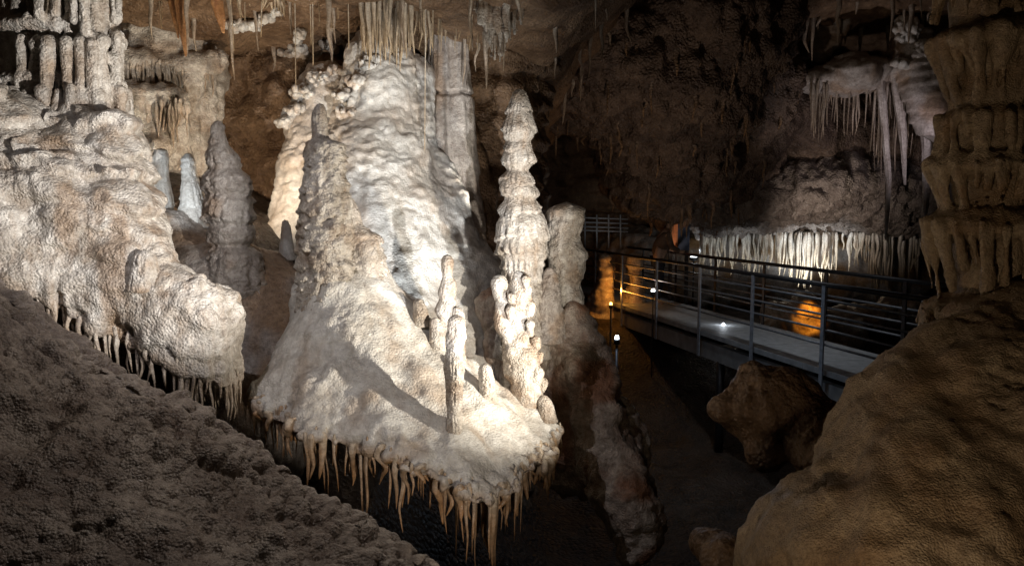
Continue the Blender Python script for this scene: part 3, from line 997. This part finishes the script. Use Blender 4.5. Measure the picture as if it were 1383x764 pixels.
# ------------------------------------------------------------------ coral crusts and small ledges on the back wall
def crust(spots, Y, mat, h, label, name='coral_crust', lump=0.03, amp=0.014, seed=1, hug=True):
    b = Body(0.016); b.nz = (0.02, 14)
    rg = random.Random(seed)
    for x, y, rx, ry in spots:
        ys = surf_y(x, y, Y) if hug else Y
        c = (x, y, ys + 0.05)
        if 'prev' in locals(): b.px(prev, c, 2.5)
        prev = c
        b.add(at(*c), at(*c), m(min(rx, ry) * 0.8, ys), None, sc=(min(rx, ry) / rx, 1, min(rx, ry) / ry))
        for i in range(max(4, int(rx * ry / 5))):
            a = rg.uniform(0, 6.28); q = math.sqrt(rg.random())
            p = (x + rx * q * math.cos(a), y + ry * q * math.sin(a), ys - 0.10 * (1 - q * q) + rg.uniform(0, 0.08))
            b.px(p, (p[0] + rg.uniform(-2, 2), p[1] + rg.uniform(-1, 3), p[2] + 0.06), rg.uniform(1.0, 2.6), rg.uniform(1.0, 2.6))
    V, Q = b.mesh(h)
    V = displace(V, Q, lambda V, N: amp * domes(V, lump) + 0.03 * fbm(V * 22, 3))
    o = obj(name, V, Q, mat, None, 0.5 * sstep(-0.1, 0.5, fbm(V * 8, 3)))
    tag(o, label, 'flowstone')
    return o


crust([(385, 165, 10, 9), (397, 148, 12, 10), (410, 125, 14, 10), (430, 105, 14, 10), (448, 96, 12, 6)], 6.75, M['white'], 0.0125, 'white knobbly coral crust climbing diagonally above the knobbly stalagmite', seed=3)
crust([(465, 130, 14, 6), (480, 110, 12, 8), (500, 85, 16, 10), (470, 150, 18, 6)], 6.5, M['white'], 0.0125, 'white scaly crust on the upper left edge of the white cascade', seed=4)
c = crust([(397, 72, 24, 4), (402, 66, 12, 8), (404, 45, 6, 9)], 6.7, M['white'], 0.0125, 'small pale lens-shaped ledge hanging on the brown wall', 'coral_ledge', seed=5)
crust([(318, 33, 16, 6), (340, 34, 14, 5), (358, 24, 10, 5), (374, 17, 9, 5)], 6.6, M['white'], 0.0125, 'bluish white puffy crust just under the roof straws', seed=6)
crust([(440, 60, 10, 5), (452, 66, 8, 4)], 6.9, M['cream'], 0.0125, 'small cream crust on the brown wall left of the white cascade', seed=8)

# ------------------------------------------------------------------ roof stalactites
rg = random.Random(31)
pts = []
spec_ = [(490, 555, 60, 6.55, (55, 95), (2.5, 5)), (545, 600, 40, 6.7, (30, 75), (2, 4)), (600, 650, 18, 6.9, (30, 70), (2, 3.5)), (300, 400, 22, 6.5, (10, 30), (2.5, 5))]
palep = []
for x0, x1, n, Y, (l0, l1), (r0, r1) in spec_:
    for i in range(n):
        x = rg.uniform(x0, x1); Yq = Y + rg.uniform(-0.25, 0.2)
        c = at(x, -22, Yq)
        palep.append((c[0], c[1], c[2], m(rg.uniform(l0, l1) + 18, Yq), m(rg.uniform(r0, r1), Yq)))
drips(roof, palep, M['paledrip'], seed=32)
straws = []
for x, y in ((213, 35), (217, 22), (398, 112), (418, 55), (422, 82), (310, 62), (354, 45), (470, 60), (575, 190), (585, 60), (640, 60), (396, 40), (430, 30), (446, 38), (455, 22), (300, 30), (330, 24)):
    c = at(x, -25, 6.4)
    straws.append((c[0], c[1], c[2], m(y + 25, 6.4), m(0.9, 6.4)))
drips(roof, straws, M['paledrip'], 'straw', 'soda_straw', seed=33)
for x0, y1, r, Y, lb in ((246, 76, 5, 6.2, 'long rusty orange stalactite hanging from the roof at upper left'), (236, 52, 3.5, 6.25, 'thin rusty stalactite left of the long rusty orange one'), (297, 45, 6, 6.3, 'short brown stalactite left of the bluish white crust')):
    V, T = loft(pxpath([(x0 - 6, -30, r * 1.3), (x0 - 4, 5, r * 1.2), (x0 + 1, y1 * 0.5, r), (x0 + 4, y1 * 0.8, r * 0.6), (x0 + 5, y1, r * 0.25)], Y), 28, 60, lambda P, th, t, r: 0.2 * r * np.sin(3 * th + 4 * t))
    tag(obj('stalactite', V, T, M['rustdrip']), lb, 'stalactite', 'rusty stalactites under the roof')
RV = SURF[2]
ru, rv = proj(RV)
ok = np.where((ru > 20) & (ru < 1300) & (rv > -20) & (rv < 130) & (RV[:, 1] > 5.5) & (RV[:, 1] < 14))[0]
rg2 = np.random.default_rng(44)
pick = rg2.choice(ok, min(170, len(ok)), replace=False)
far_pts = [(RV[i, 0], RV[i, 1], RV[i, 2] + 0.06, rg2.uniform(0.12, 0.5) * (0.5 + RV[i, 1] / 14) + 0.06, rg2.uniform(0.012, 0.03) * (0.5 + RV[i, 1] / 10)) for i in pick]
drips(roof, far_pts, M['creamdrip'], seed=45)
# pendant cluster
pc = Body(0.03); pc.nz = (0.02, 6)
for i in range(30):
    x = rg.uniform(640, 704); Yq = 6.3 + rg.uniform(-0.15, 0.15)
    yb = np.interp(x, [640, 660, 667, 685, 704], [20, 85, 104, 90, 45]) * rg.uniform(0.75, 1.0)
    pc.px((x, -40, Yq), (x + rg.uniform(-1, 1), max(0, yb - 12), Yq), rg.uniform(5, 8), rg.uniform(1.2, 2.6), k=0.015)
V, Q = pc.mesh(0.0115)
V = displace(V, Q, lambda V, N: 0.012 * vnoise(np.stack([V[:, 0] * 35, V[:, 1] * 35, V[:, 2] * 4], 1)) + 0.006 * fbm(V * 20, 2))
tag(obj('stalactite_cluster', V, Q, M['cream'], None, 0.6 * sstep(-0.1, 0.4, fbm(V * 7, 3))), 'pointed cluster of fused stalactites hanging above the tall tiered stalagmite', 'stalactite')

# ------------------------------------------------------------------ right foreground: mound, column, outcrop
rm = Body(0.15); rm.nz = (0.07, 2.0)
rm.px((1335, 475, 3.2), (1310, 570, 3.0), 84, 125)
rm.px((1310, 570, 3.0), (1250, 800, 2.6), 125, 215)
rm.px((1250, 650, 2.9), (1120, 800, 2.75), 100, 128)
rm.px((1420, 500, 3.1), (1480, 800, 2.6), 120, 220)
V, Q = rm.mesh(0.0145)
V = displace(V, Q, lambda V, N: 0.05 * fbm(V * 3.5, 3) + 0.018 * fbm(V * 10, 4) + 0.022 * vnoise(np.stack([V[:, 0] * 10, V[:, 1] * 10, V[:, 2] * 2.2], 1)) + (0.003 + 0.014 * sstep(0.0, 0.3, fbm(V * 2.7 + 5, 2))) * domes(V, 0.028) + 0.012 * ledge(V[:, 2] / 0.2 + 1.2 * fbm(V * 3, 3)))
tag(obj('flowstone_mound', V, Q, M['tan'], None, 0.4 * sstep(0, 0.5, fbm(V * 3, 3))), 'big dim tan granular flowstone mound filling the lower right corner', 'flowstone')


tc = Body(0.03); tc.nz = (0.015, 6)
YC = 3.35
tc.px((1338, -70, YC), (1338, 430, YC), 42, 46)
rg = random.Random(61)
TIERS = [(-60, 30, 50, 66), (46, 140, 72, 44), (150, 208, 58, 62), (214, 285, 72, 56), (293, 400, 82, 68), (412, 455, 84, 92)]
for y0, y1, r0, r1 in TIERS:
    c = at(1336, y0 + 10, YC)
    tc.add(c, c, m(r0 - 4, YC) / 1.0, None, sc=(1, 1, 3.0), k=0.05)
    n = 34
    for i in range(n):
        a = 2 * math.pi * i / n + rg.uniform(-0.1, 0.1)
        if math.sin(a) > 0.55: continue
        ra = m(r0, YC) * rg.uniform(0.9, 1.02); rb = m(r1, YC) * rg.uniform(0.92, 1.04)
        a2 = a + rg.uniform(-0.14, 0.14)
        p0 = at(1336, y0 + 8 + rg.uniform(-4, 6), YC) + np.array([math.cos(a) * ra, math.sin(a) * ra, 0])
        yq = y1 - (rg.uniform(0, 0.45) * (y1 - y0) if rg.random() < 0.5 else 0)
        p1 = at(1336, yq, YC) + np.array([math.cos(a2) * rb, math.sin(a2) * rb, 0])
        tc.add(p0, p1, m(rg.uniform(4, 7.5), YC), m(rg.uniform(1.8, 4.5), YC), k=0.014)
V, Q = tc.mesh(0.0105)
V = displace(V, Q, lambda V, N: 0.014 * fbm(V * 8, 3) + 0.004 * domes(V, 0.03) + 0.005 * vnoise(np.stack([V[:, 0] * 50, V[:, 1] * 50, V[:, 2] * 8], 1)))
tag(obj('flowstone_column', V, Q, M['tan'], None, 0.5 * sstep(-0.1, 0.5, fbm(V * 6, 3))), 'dim tan column of stacked fluted tiers at the right edge', 'column')

oc = Body(0.08); oc.nz = (0.06, 4)
oc.px((1018, 522, 4.2), (1052, 520, 4.1), 26, 26)
oc.px((990, 552, 4.15), (1040, 555, 4.1), 20, 36)
oc.px((1002, 570, 4.15), (1030, 612, 4.05), 20, 18)
oc.px((1080, 535, 4.1), (1130, 600, 3.9), 28, 56)
V, Q = oc.mesh(0.014)
V = displace(V, Q, lambda V, N: 0.03 * fbm(V * 6, 3) + 0.02 * vnoise(np.stack([V[:, 0] * 22 + V[:, 2] * 8, V[:, 1] * 22, V[:, 2] * 4], 1)) + 0.012 * domes(V, 0.05))
tag(obj('rock_outcrop', V, Q, M['brown'], None), 'rounded fluted brown rock outcrop beside the walkway posts', 'rock')
ob = Body(0.05); ob.nz = (0.03, 5)
ob.px((950, 735, 3.6), (975, 745, 3.5), 20, 22)
ob.px((985, 760, 3.4), (1000, 800, 3.3), 30, 50)
V, Q = ob.mesh(0.014)
V = displace(V, Q, lambda V, N: 0.02 * fbm(V * 8, 3) + 0.008 * domes(V, 0.04))
tag(obj('rock_boulder', V, Q, M['brown'], None), 'small round brown knob at the foot of the right mound', 'rock')

# ------------------------------------------------------------------ far cavern: hanging rock, slab, rough ledge, lit niche
rg = random.Random(99)
hr = Body(0.4); hr.nz = (0.35, 0.8)
hr.px((900, 40, 12.5), (900, 200, 13.5), 170, 90)
hr.px((800, 70, 12), (760, 130, 12.5), 80, 40)
hr.px((1000, 120, 13.5), (980, 260, 15.5), 70, 55)
hr.px((880, 230, 14.5), (930, 270, 15.5), 60, 45)
V, Q = hr.mesh(0.042)
V = displace(V, Q, lambda V, N: 0.2 * fbm(V * 2.2, 5) + 0.10 * fbm(V * 7, 3) + 0.08 * vnoise(np.stack([V[:, 0] * 6, V[:, 1] * 6, V[:, 2] * 1.5], 1)) + 0.05 * domes(V, 0.22))
hang = empty('hanging_rock', at(900, 200, 13.5))
tag(hang, 'huge dark brown rock mass hanging over the walkway', 'rock')
adopt(obj('rock_body', V, Q, M['dark'], None), hang)
N = normals(V, Q)
hu, hv = proj(V)
ok = np.where((N[:, 2] < -0.45) & (N[:, 1] < 0.3) & (hv > 20) & (hu > 700) & (hu < 1100))[0]
pick = np.random.default_rng(46).choice(ok, min(90, len(ok)), replace=False)
fringe(hang, [(V[i, 0], V[i, 1], V[i, 2] + 0.05, rg.uniform(0.1, 0.5) + 0.05, rg.uniform(0.018, 0.045)) for i in pick], M['umber'], seed=47)
sb = Body(0.2); sb.nz = (0.12, 1.6)
sb.px((1055, 112, 13.3), (1140, 104, 13.1), 7, 23, sc=(1, 0.45, 1.5))
sb.px((1140, 104, 13.1), (1235, 98, 13.0), 23, 8, sc=(1, 0.45, 1.5))
sb.px((1130, 20, 13.6), (1110, 70, 13.6), 26, 12)
sb.px((1230, 60, 12.6), (1270, 150, 12.4), 24, 28)
V, Q = sb.mesh(0.03)
V = displace(V, Q, lambda V, N: 0.08 * fbm(V * 3, 4) + 0.04 * domes(V, 0.14) + 0.05 * ledge(V[:, 2] / 0.16 + fbm(V, 2)))
sb2 = Body(0.2); sb2.nz = (0.15, 1.6)
sb2.px((1050, 150, 14.8), (1150, 185, 15.2), 60, 60)
sb2.px((1150, 185, 15.2), (1270, 180, 15.0), 60, 70)
V2, Q2 = sb2.mesh(0.045)
V2 = displace(V2, Q2, lambda V, N: 0.12 * fbm(V * 3, 4) + 0.06 * domes(V, 0.16))
tag(obj('rock_wall', V2, Q2, M['dark'], None), 'dim rough rock wall in the recess under the overhanging slab', 'rock')
slab = empty('overhanging_slab', at(1140, 110, 13.2))
tag(slab, 'pale lens-shaped rock slab overhanging at upper right with hanging curtains', 'rock')
bo = obj('slab_body', V, Q, M['grey'], None, 0.6 * sstep(-0.1, 0.4, fbm(V * 2, 3))); adopt(bo, slab)
pts = []
rg = random.Random(41)
for i in range(60):
    x = rg.uniform(1090, 1240)
    c = at(x, 108 + rg.uniform(-4, 8), 12.95 + rg.uniform(-0.3, 0.4))
    pts.append((c[0], c[1], c[2], m(rg.uniform(30, 130) * (0.6 + 0.4 * (x > 1180)), 12.9), m(rg.uniform(1.0, 2.6), 12.9)))
fringe(slab, pts, M['creamdrip'], seed=42)
for pth, lb in (([(1187, 84, 7), (1190, 120, 4.5), (1196, 190, 4), (1200, 240, 3.2), (1198, 290, 2.4), (1196, 324, 1.2)], 'longest pale stalactite under the overhanging slab'),
                ([(1211, 84, 8), (1214, 130, 6), (1220, 190, 4), (1222, 250, 1.4)], 'broad pale curtain stalactite right of the longest one'),
                ([(1246, 70, 9), (1248, 150, 6.5), (1251, 200, 5), (1250, 270, 3.4), (1247, 325, 1.6)], 'knobbly violet-white stalactite close to the right fluted column')):
    V, T = loft(pxpath(pth, 12.7), 40, 120, lambda P, th, t, r: 0.25 * r * vnoise(np.stack([np.cos(th) * 3, np.sin(th) * 3, P[:, 2] * 2], 1)) + 0.2 * r * domes(P, 0.09))
    tag(obj('stalactite', V, T, M['grey']), lb, 'stalactite', 'long stalactites at upper right')
hl = crust([(1225, 40, 16, 18), (1245, 70, 14, 16), (1262, 100, 10, 20), (1275, 130, 6, 18), (1220, 85, 14, 5)], 12.3, M['white'], 0.024, 'ragged violet-white coral growth beside the right fluted column', lump=0.06, amp=0.04, seed=12, hug=False)

rl = Body(0.25); rl.nz = (0.2, 1.2)
for x0, x1, y, r in ((960, 1060, 265, 46), (1060, 1180, 260, 52), (1180, 1290, 262, 50)):
    rl.px((x0, y, 15.6), (x1, y, 15.4), r, r, sc=(1, 0.6, 1))
lz = at(1100, 316, 15.0)[2]
rl.cut.append((lambda P: lz + 0.05 * vnoise(P * 4) - P[:, 2], 0.05))
V, Q = rl.mesh(0.036)
V = displace(V, Q, lambda V, N: 0.14 * fbm(V * 3, 4) + 0.08 * domes(V + 0.1 * fbm(V * 3, 2)[:, None], 0.17) + 0.09 * fbm(V * 9, 3))
led = empty('rock_ledge', at(1110, 316, 15.4))
tag(led, 'rough brown rock ledge above the brightly lit niche behind the walkway', 'rock')
bo = obj('ledge_body', V, Q, M['umber'], None); adopt(bo, led)
nb = Body(0.15); nb.nz = (0.15, 1.8)
nb.px((860, 360, 18.2), (1320, 365, 17.0), 55, 55)
V, Q = nb.mesh(0.045)
V = displace(V, Q, lambda V, N: 0.06 * vnoise(np.stack([V[:, 0] * 7, V[:, 1] * 7, V[:, 2] * 1.5], 1)) + 0.04 * fbm(V * 6, 3))
tag(obj('niche_wall', V, Q, M['grey'], None, 1.0 * sstep(-0.3, 0.3, fbm(V * 2.5, 3))), 'pale brown fluted back of the lit niche behind the walkway', 'flowstone')
pts = []
rg = random.Random(51)
for i in range(170):
    x = 945 + 300 * rg.random()
    dens = vnoise(np.array([[x * 0.02, 1.5, 2.5]]))[0]
    Yq = 15.3 + rg.uniform(-0.35, 0.5)
    c = at(x, 314, Yq)
    pts.append((c[0], c[1], c[2], m(rg.uniform(22, 55) + 75 * max(0, dens), Yq), m(rg.uniform(1.4, 3.4), Yq)))
fringe(led, pts, M['paledrip'], seed=52)

# ------------------------------------------------------------------ walkway
DIR = np.array([-0.245, 1.0]); DIR /= np.linalg.norm(DIR)
PERP = np.array([DIR[1], -DIR[0]])
NEAR0 = np.array([3.12, 10.34])
WIDTH = 1.25


def wp(s, o, z):
    """s along the walkway from the post line origin, o across to the right"""
    p = NEAR0 + DIR * s + PERP * o
    return np.array([p[0], p[1], z])


def boxbar(s0, s1, o0, o1, z0, z1):
    V = np.array([wp(s, o, z) for s in (s0, s1) for o in (o0, o1) for z in (z0, z1)])
    Fc = np.array([(0, 1, 3, 2), (4, 6, 7, 5), (0, 4, 5, 1), (2, 3, 7, 6), (0, 2, 6, 4), (1, 5, 7, 3)])
    return V, Fc


S0, S1 = -5.0, 8.2
walk = empty('walkway', wp(0, 0.6, -0.3))
walk['kind'] = 'structure'
SL = 1.18
k = 0
s = S0
while s < S1 - 0.1:
    V, Fc = boxbar(s + 0.004, min(s + SL, S1) - 0.004, 0.0, WIDTH, -0.07, 0.0)
    o = obj('deck_panel', V, Fc, M['grille'], None, smooth=False); adopt(o, walk)
    s += SL
for o0, o1 in ((0.03, 0.13), (WIDTH - 0.13, WIDTH - 0.03)):
    V, Fc = boxbar(S0, S1, o0, o1, -0.40, -0.16)
    o = obj('beam', V, Fc, M['beam'], None, smooth=False); adopt(o, walk)
for s in np.arange(S0 + 0.3, S1, 1.6):
    V, Fc = boxbar(s, s + 0.1, 0.14, WIDTH - 0.14, -0.36, -0.075)
    o = obj('cross_beam', V, Fc, M['darksteel'], None, smooth=False); adopt(o, walk)
for s in (-4.0, 0.6, 5.0):
    for oo in (0.08, WIDTH - 0.08):
        x, y, z = wp(s, oo, 0)
        V, T = loft([(x, y, -0.39, 0.06), (x, y, -1.9, 0.06)], 16, 4)
        o = obj('support_post', V, T, M['darksteel']); adopt(o, walk)


def bar(p, q, r, nth=10):
    p = np.asarray(p, float); q = np.asarray(q, float)
    d = (q - p) / np.linalg.norm(q - p)
    a = np.cross(d, [0, 0, 1] if abs(d[2]) < 0.9 else [1, 0, 0]); a /= np.linalg.norm(a)
    b = np.cross(d, a)
    th = np.linspace(0, 2 * np.pi, nth, endpoint=False)
    ring = np.cos(th)[:, None] * a * r + np.sin(th)[:, None] * b * r
    V = np.vstack([p + ring, q + ring, p, q])
    j = np.arange(nth); k = (j + 1) % nth
    T = np.vstack([np.stack([j, k, k + nth], 1), np.stack([j, k + nth, j + nth], 1), np.stack([np.full(nth, 2 * nth), k, j], 1), np.stack([np.full(nth, 2 * nth + 1), j + nth, k + nth], 1)])
    return V, T[:, ::-1]


RAILZ = (0.97, 0.80, 0.63, 0.46, 0.29)


def railing(off, posts, label, base, mat):
    r = empty('railing', wp(0, off, 0))
    tag(r, label, 'railing', 'walkway railings')
    for s in posts:
        V, Fc = boxbar(s - 0.03, s + 0.03, off - 0.03, off - 0.012, base, 0.96)
        o = obj('post', V, Fc, mat, None, smooth=False); adopt(o, r)
    for i, z in enumerate(RAILZ):
        V, T = bar(wp(S0, off + 0.012 * 0, z), wp(S1, off, z), 0.028 if i == 0 else 0.014)
        o = obj('handrail' if i == 0 else 'rail', V, T, M['railsteel'] if i else M['darksteel']); adopt(o, r)
    return r


def s_at(px, off):
    lo, hi = -6.0, 12.0
    for _ in range(40):
        mid = (lo + hi) / 2
        if proj(wp(mid, off, 0)[None])[0][0] > px: lo = mid
        else: hi = mid
    return lo


nearposts = [s_at(x, 0) for x in (1247, 1113, 1018, 947, 889, 842, 806)]
farposts = [s_at(x, WIDTH) for x in (1218, 1113 - 0, 1030, 965, 912, 868)]
railing(-0.02, nearposts, 'near steel railing of the walkway with blue-lit flat posts', -0.38, M['steel'])
railing(WIDTH + 0.02, farposts, 'far steel railing across the walkway, silhouetted against the lit niche', -0.30, M['darksteel'])

# ------------------------------------------------------------------ lamps along the walkway
M['lampw'] = plain('lamp_glass_white', (0.9, 0.9, 0.9), 0.3, 0, (0.85, 0.93, 1.0), 7.0)
M['lampo'] = plain('lamp_glass_amber', (0.9, 0.6, 0.3), 0.3, 0, (1.0, 0.45, 0.1), 10.0)


def lamp(px, py, Y, r, mat, label, watts, col):
    p = at(px, py, Y)
    e = empty('floor_lamp', p)
    tag(e, label, 'lamp', 'small lamps along the walkway')
    V, T = loft([(p[0], p[1], p[2] - 0.01, r * 1.3), (p[0], p[1], p[2] - 0.06, r * 1.3)], 20, 4)
    o = obj('lamp_housing', V, T, M['darksteel']); adopt(o, e)
    V, T = loft([(p[0], p[1], p[2] + 0.035, r * 0.5), (p[0], p[1], p[2] + 0.02, r * 0.9), (p[0], p[1], p[2] - 0.005, r)], 20, 8)
    o = obj('lens', V, T, mat); adopt(o, e)
    oo = float((p[:2] - NEAR0) @ PERP)
    zb = 0.0 if -0.02 < oo < WIDTH else float(floor_z(np.array([p[0]]), np.array([p[1]]))[0]) - 0.1
    if p[2] - zb > 0.1:
        V, T = bar((p[0], p[1], p[2] - 0.05), (p[0], p[1], zb), 0.014)
        o = obj('stake', V, T, M['darksteel']); adopt(o, e)
    if watts:
        l = point('floor_lamp_light', p + [0, 0, 0.12], watts, col, 0.03)
        adopt(l, e)


pd = wp(s_at(977, 0.55), 0.55, 0.0)


def deck_lamp(px, off, mat, label, watts, col):
    s = s_at(px, off)
    p = wp(s, off, 0.0)
    u, v = proj(p[None])
    lamp(float(u[0]), float(v[0]), p[1], 0.026, mat, label, watts, col)


deck_lamp(977, 0.6, M['lampw'], 'small white lamp set in the walkway deck below the middle posts', 1.5, COOL)
lamp(833, 457, 8.6, 0.026, M['lampw'], 'brightest small white lamp glowing in the dark pit left of the walkway', 9, (0.6, 0.78, 1.0))
lamp(882, 393, 13.0, 0.035, M['lampw'], 'oval white lamp beside the person on the walkway', 2, NEUT)
lamp(937, 347, 15.8, 0.07, M['lampw'], 'white lamp at the left end of the lit niche', 3, COOL)
lamp(825, 411, 12.0, 0.025, M['lampo'], 'tiny amber lamp at the far left walkway posts', 0.5, (1, 0.5, 0.15))

# amber-lit rock bowl behind the railing
bw = Body(0.10); bw.nz = (0.12, 2.5)
bw.px((1060, 440, 13.8), (1135, 445, 13.8), 30, 30)
bw.px((1090, 425, 13.6), (1105, 470, 13.6), 24, 40)
bw.px((1160, 430, 14.2), (1230, 420, 14.4), 18, 20)
V, Q = bw.mesh(0.03)
V = displace(V, Q, lambda V, N: 0.08 * fbm(V * 4, 4) + 0.04 * domes(V, 0.14) + 0.03 * fbm(V * 12, 2))
tag(obj('rock_boulder', V, Q, M['drip']), 'rough boulder glowing orange under an amber lamp behind the railing', 'rock')
spot('amber_lamp_light', at(1096, 385, 12.7), at(1092, 432, 13.4), 60, (1.0, 0.36, 0.03), 34, 0.7, 0.04)
for x, y in ((818, 375), (858, 375)):
    b_ = Body(0.05); b_.nz = (0.05, 4)
    b_.px((x, 350, 15.0), (x + 2, 385, 15.0), 3.5, 7)
    b_.px((x + 3, 380, 15.0), (x - 6, 425, 15.1), 6, 16)
    b_.px((x - 12, 400, 15.2), (x - 14, 430, 15.2), 5, 12)
    V, Q = b_.mesh(0.035)
    V = displace(V, Q, lambda V, N: 0.08 * fbm(V * 5, 4) + 0.05 * domes(V, 0.12) + 0.04 * ledge(V[:, 2] / 0.2 + fbm(V * 3, 2)))
    tag(obj('rock_pillar', V, Q, M['drip']), 'slim rock pillar lit orange %s' % ('at the far left end of the walkway' if x < 840 else 'just left of the person'), 'rock')
point('amber_lamp_light', at(838, 392, 14.4), 15, (1.0, 0.40, 0.06), 0.05)

# ------------------------------------------------------------------ person on the walkway
def skin(name, verts, edges, mat, parent, sub=2):
    me = bpy.data.meshes.new(name)
    me.from_pydata([v[:3] for v in verts], edges, [])
    o = put(bpy.data.objects.new(name, me))
    md = o.modifiers.new('skin', 'SKIN'); md.use_smooth_shade = True
    for i, v in enumerate(verts):
        me.skin_vertices[0].data[i].radius = (v[3], v[4] if len(v) > 4 else v[3])
        me.skin_vertices[0].data[i].use_root = (i == 0)
    ms = o.modifiers.new('sub', 'SUBSURF'); ms.levels = sub; ms.render_levels = sub
    dg = bpy.context.evaluated_depsgraph_get()
    nm = bpy.data.meshes.new_from_object(o.evaluated_get(dg))
    o.modifiers.clear()
    o.data = nm
    bpy.data.meshes.remove(me)
    nm.materials.clear(); nm.materials.append(mat)
    for p in nm.polygons: p.use_smooth = True
    o.parent = parent
    return o


M['jacket'] = plain('brown_jacket', (0.10, 0.065, 0.045), 0.85, 0)
M['trousers'] = plain('dark_trousers', (0.025, 0.027, 0.035), 0.9, 0)
M['skin'] = plain('skin', (0.42, 0.27, 0.19), 0.55, 0)
M['hair'] = plain('dark_hair', (0.02, 0.015, 0.012), 0.6, 0)
ps = s_at(888, 0.72)
pp = wp(ps, 0.72, 0.0)
person = empty('person', pp)
person.rotation_euler = (0, 0, math.atan2(PERP[1], PERP[0]) - 0.25)
tag(person, 'person in a brown jacket leaning on the far railing of the walkway', 'person')
# local x = towards the far railing
body = [(0.0, 0, 0.93, .13, .15), (0.05, 0, 1.15, .12, .16), (0.13, 0, 1.36, .10, .17), (0.17, 0, 1.46, .055), (0.21, 0, 1.54, .06), (0.235, 0, 1.62, .088, .078), (0.235, 0, 1.70, .075, .07)]
ed = [(0, 1), (1, 2), (2, 3), (3, 4), (4, 5), (5, 6)]
for sy in (-1, 1):
    n = len(body)
    body += [(0.0, sy * .09, 0.86, .09), (0.03, sy * .10, 0.48, .06), (-0.02, sy * .10, 0.09, .042), (0.11, sy * .115, 0.035, .035)]
    ed += [(0, n), (n, n + 1), (n + 1, n + 2), (n + 2, n + 3)]
    n = len(body)
    body += [(0.14, sy * .20, 1.36, .06), (0.20, sy * .26, 1.12, .043), (0.40, sy * .16, 1.03, .034), (0.47, sy * .15, 1.02, .03)]
    ed += [(2, n), (n, n + 1), (n + 1, n + 2), (n + 2, n + 3)]
skin('body', body, ed, M['skin'], person)
jk = [(0.0, 0, 0.88, .145, .175), (0.05, 0, 1.15, .135, .18), (0.13, 0, 1.37, .115, .19), (0.165, 0, 1.445, .07)]
je = [(0, 1), (1, 2), (2, 3)]
for sy in (-1, 1):
    n = len(jk)
    jk += [(0.14, sy * .205, 1.36, .072), (0.20, sy * .262, 1.12, .056), (0.37, sy * .17, 1.037, .046)]
    je += [(2, n), (n, n + 1), (n + 1, n + 2)]
skin('jacket', jk, je, M['jacket'], person)
tr = [(0.0, 0, 0.95, .135, .16)]
te_ = []
for sy in (-1, 1):
    n = len(tr)
    tr += [(0.0, sy * .092, 0.84, .105), (0.03, sy * .10, 0.48, .075), (-0.015, sy * .10, 0.10, .06)]
    te_ += [(0, n), (n, n + 1), (n + 1, n + 2)]
skin('trousers', tr, te_, M['trousers'], person)
skin('hair', [(0.215, 0, 1.65, .095, .09), (0.22, 0, 1.72, .085, .082), (0.15, 0, 1.58, .05, .07)], [(0, 1), (0, 2)], M['hair'], person)

# ------------------------------------------------------------------ small far details
fb = Body(0.05); fb.nz = (0.06, 3)
fb.px((630, 166, 10.6), (700, 168, 10.6), 9, 8, sc=(1, 0.5, 1))
V, Q = fb.mesh(0.03)
V = displace(V, Q, lambda V, N: 0.04 * fbm(V * 6, 3) + 0.02 * domes(V, 0.09))
fl_ = empty('far_ledge', at(665, 168, 10.6))
tag(fl_, 'thin pale far ledge with short drips left of the tall tiered stalagmite top', 'rock')
bo = obj('ledge_body', V, Q, M['cream']); adopt(bo, fl_)
rg = random.Random(91)
fringe(fl_, [(*at(x, 168, 10.45), m(rg.uniform(8, 22), 10.5), m(rg.uniform(1, 2), 10.5)) for x in range(634, 700, 5)], M['creamdrip'], seed=92)
spot('flood_and_fill_light', at(665, 290, 9.6), at(665, 165, 10.5), 14, NEUT, 60, 0.9, 0.05)

fr = empty('railing', at(815, 330, 17.2))
tag(fr, 'small far railing with pale bars lit at the end of the cavern', 'railing', 'walkway railings')
for i, y in enumerate((294, 300, 306, 311)):
    V, T = bar(at(786, y, 17.2), at(848, y + 2, 17.4), 0.018)
    adopt(obj('rail', V, T, M['beam']), fr)
for x in (790, 806, 822, 838):
    V, T = bar(at(x, 290, 17.25), at(x, 335, 17.25), 0.018)
    adopt(obj('post', V, T, M['beam']), fr)
spot('flood_and_fill_light', at(812, 308, 15.6), at(815, 300, 17.2), 8, COOL, 50, 0.9, 0.05)

M['panel'] = plain('panel_navy', (0.03, 0.05, 0.10), 0.5, 0)
M['panelo'] = plain('panel_orange', (0.62, 0.26, 0.12), 0.5, 0)
pn = empty('information_panel', at(917, 335, 15.3))
tag(pn, 'upright information panel with an orange strip and navy field behind the person', 'panel')


def slabbox(x0, x1, y0, y1, Y, t):
    a = at(x0, y0, Y); b = at(x1, y1, Y)
    V = np.array([(x, y, z) for x in (a[0], b[0]) for y in (Y, Y + t) for z in (b[2], a[2])])
    Fc = np.array([(0, 1, 3, 2), (4, 6, 7, 5), (0, 4, 5, 1), (2, 3, 7, 6), (0, 2, 6, 4), (1, 5, 7, 3)])
    return V, Fc[:, ::-1]


adopt(obj('board', *slabbox(901, 931, 300, 338, 15.3, 0.04), M['panel'], smooth=False), pn)
adopt(obj('orange_strip', *slabbox(903, 915, 302, 334, 15.29, 0.008), M['panelo'], smooth=False), pn)
for x in (905, 927):
    adopt(obj('leg', *slabbox(x - 1.5, x + 1.5, 338, 420, 15.32, 0.05), M['darksteel'], smooth=False), pn)
spot('flood_and_fill_light', at(912, 372, 14.5), at(910, 318, 15.3), 18, (1.0, 0.7, 0.5), 50, 0.9, 0.04)
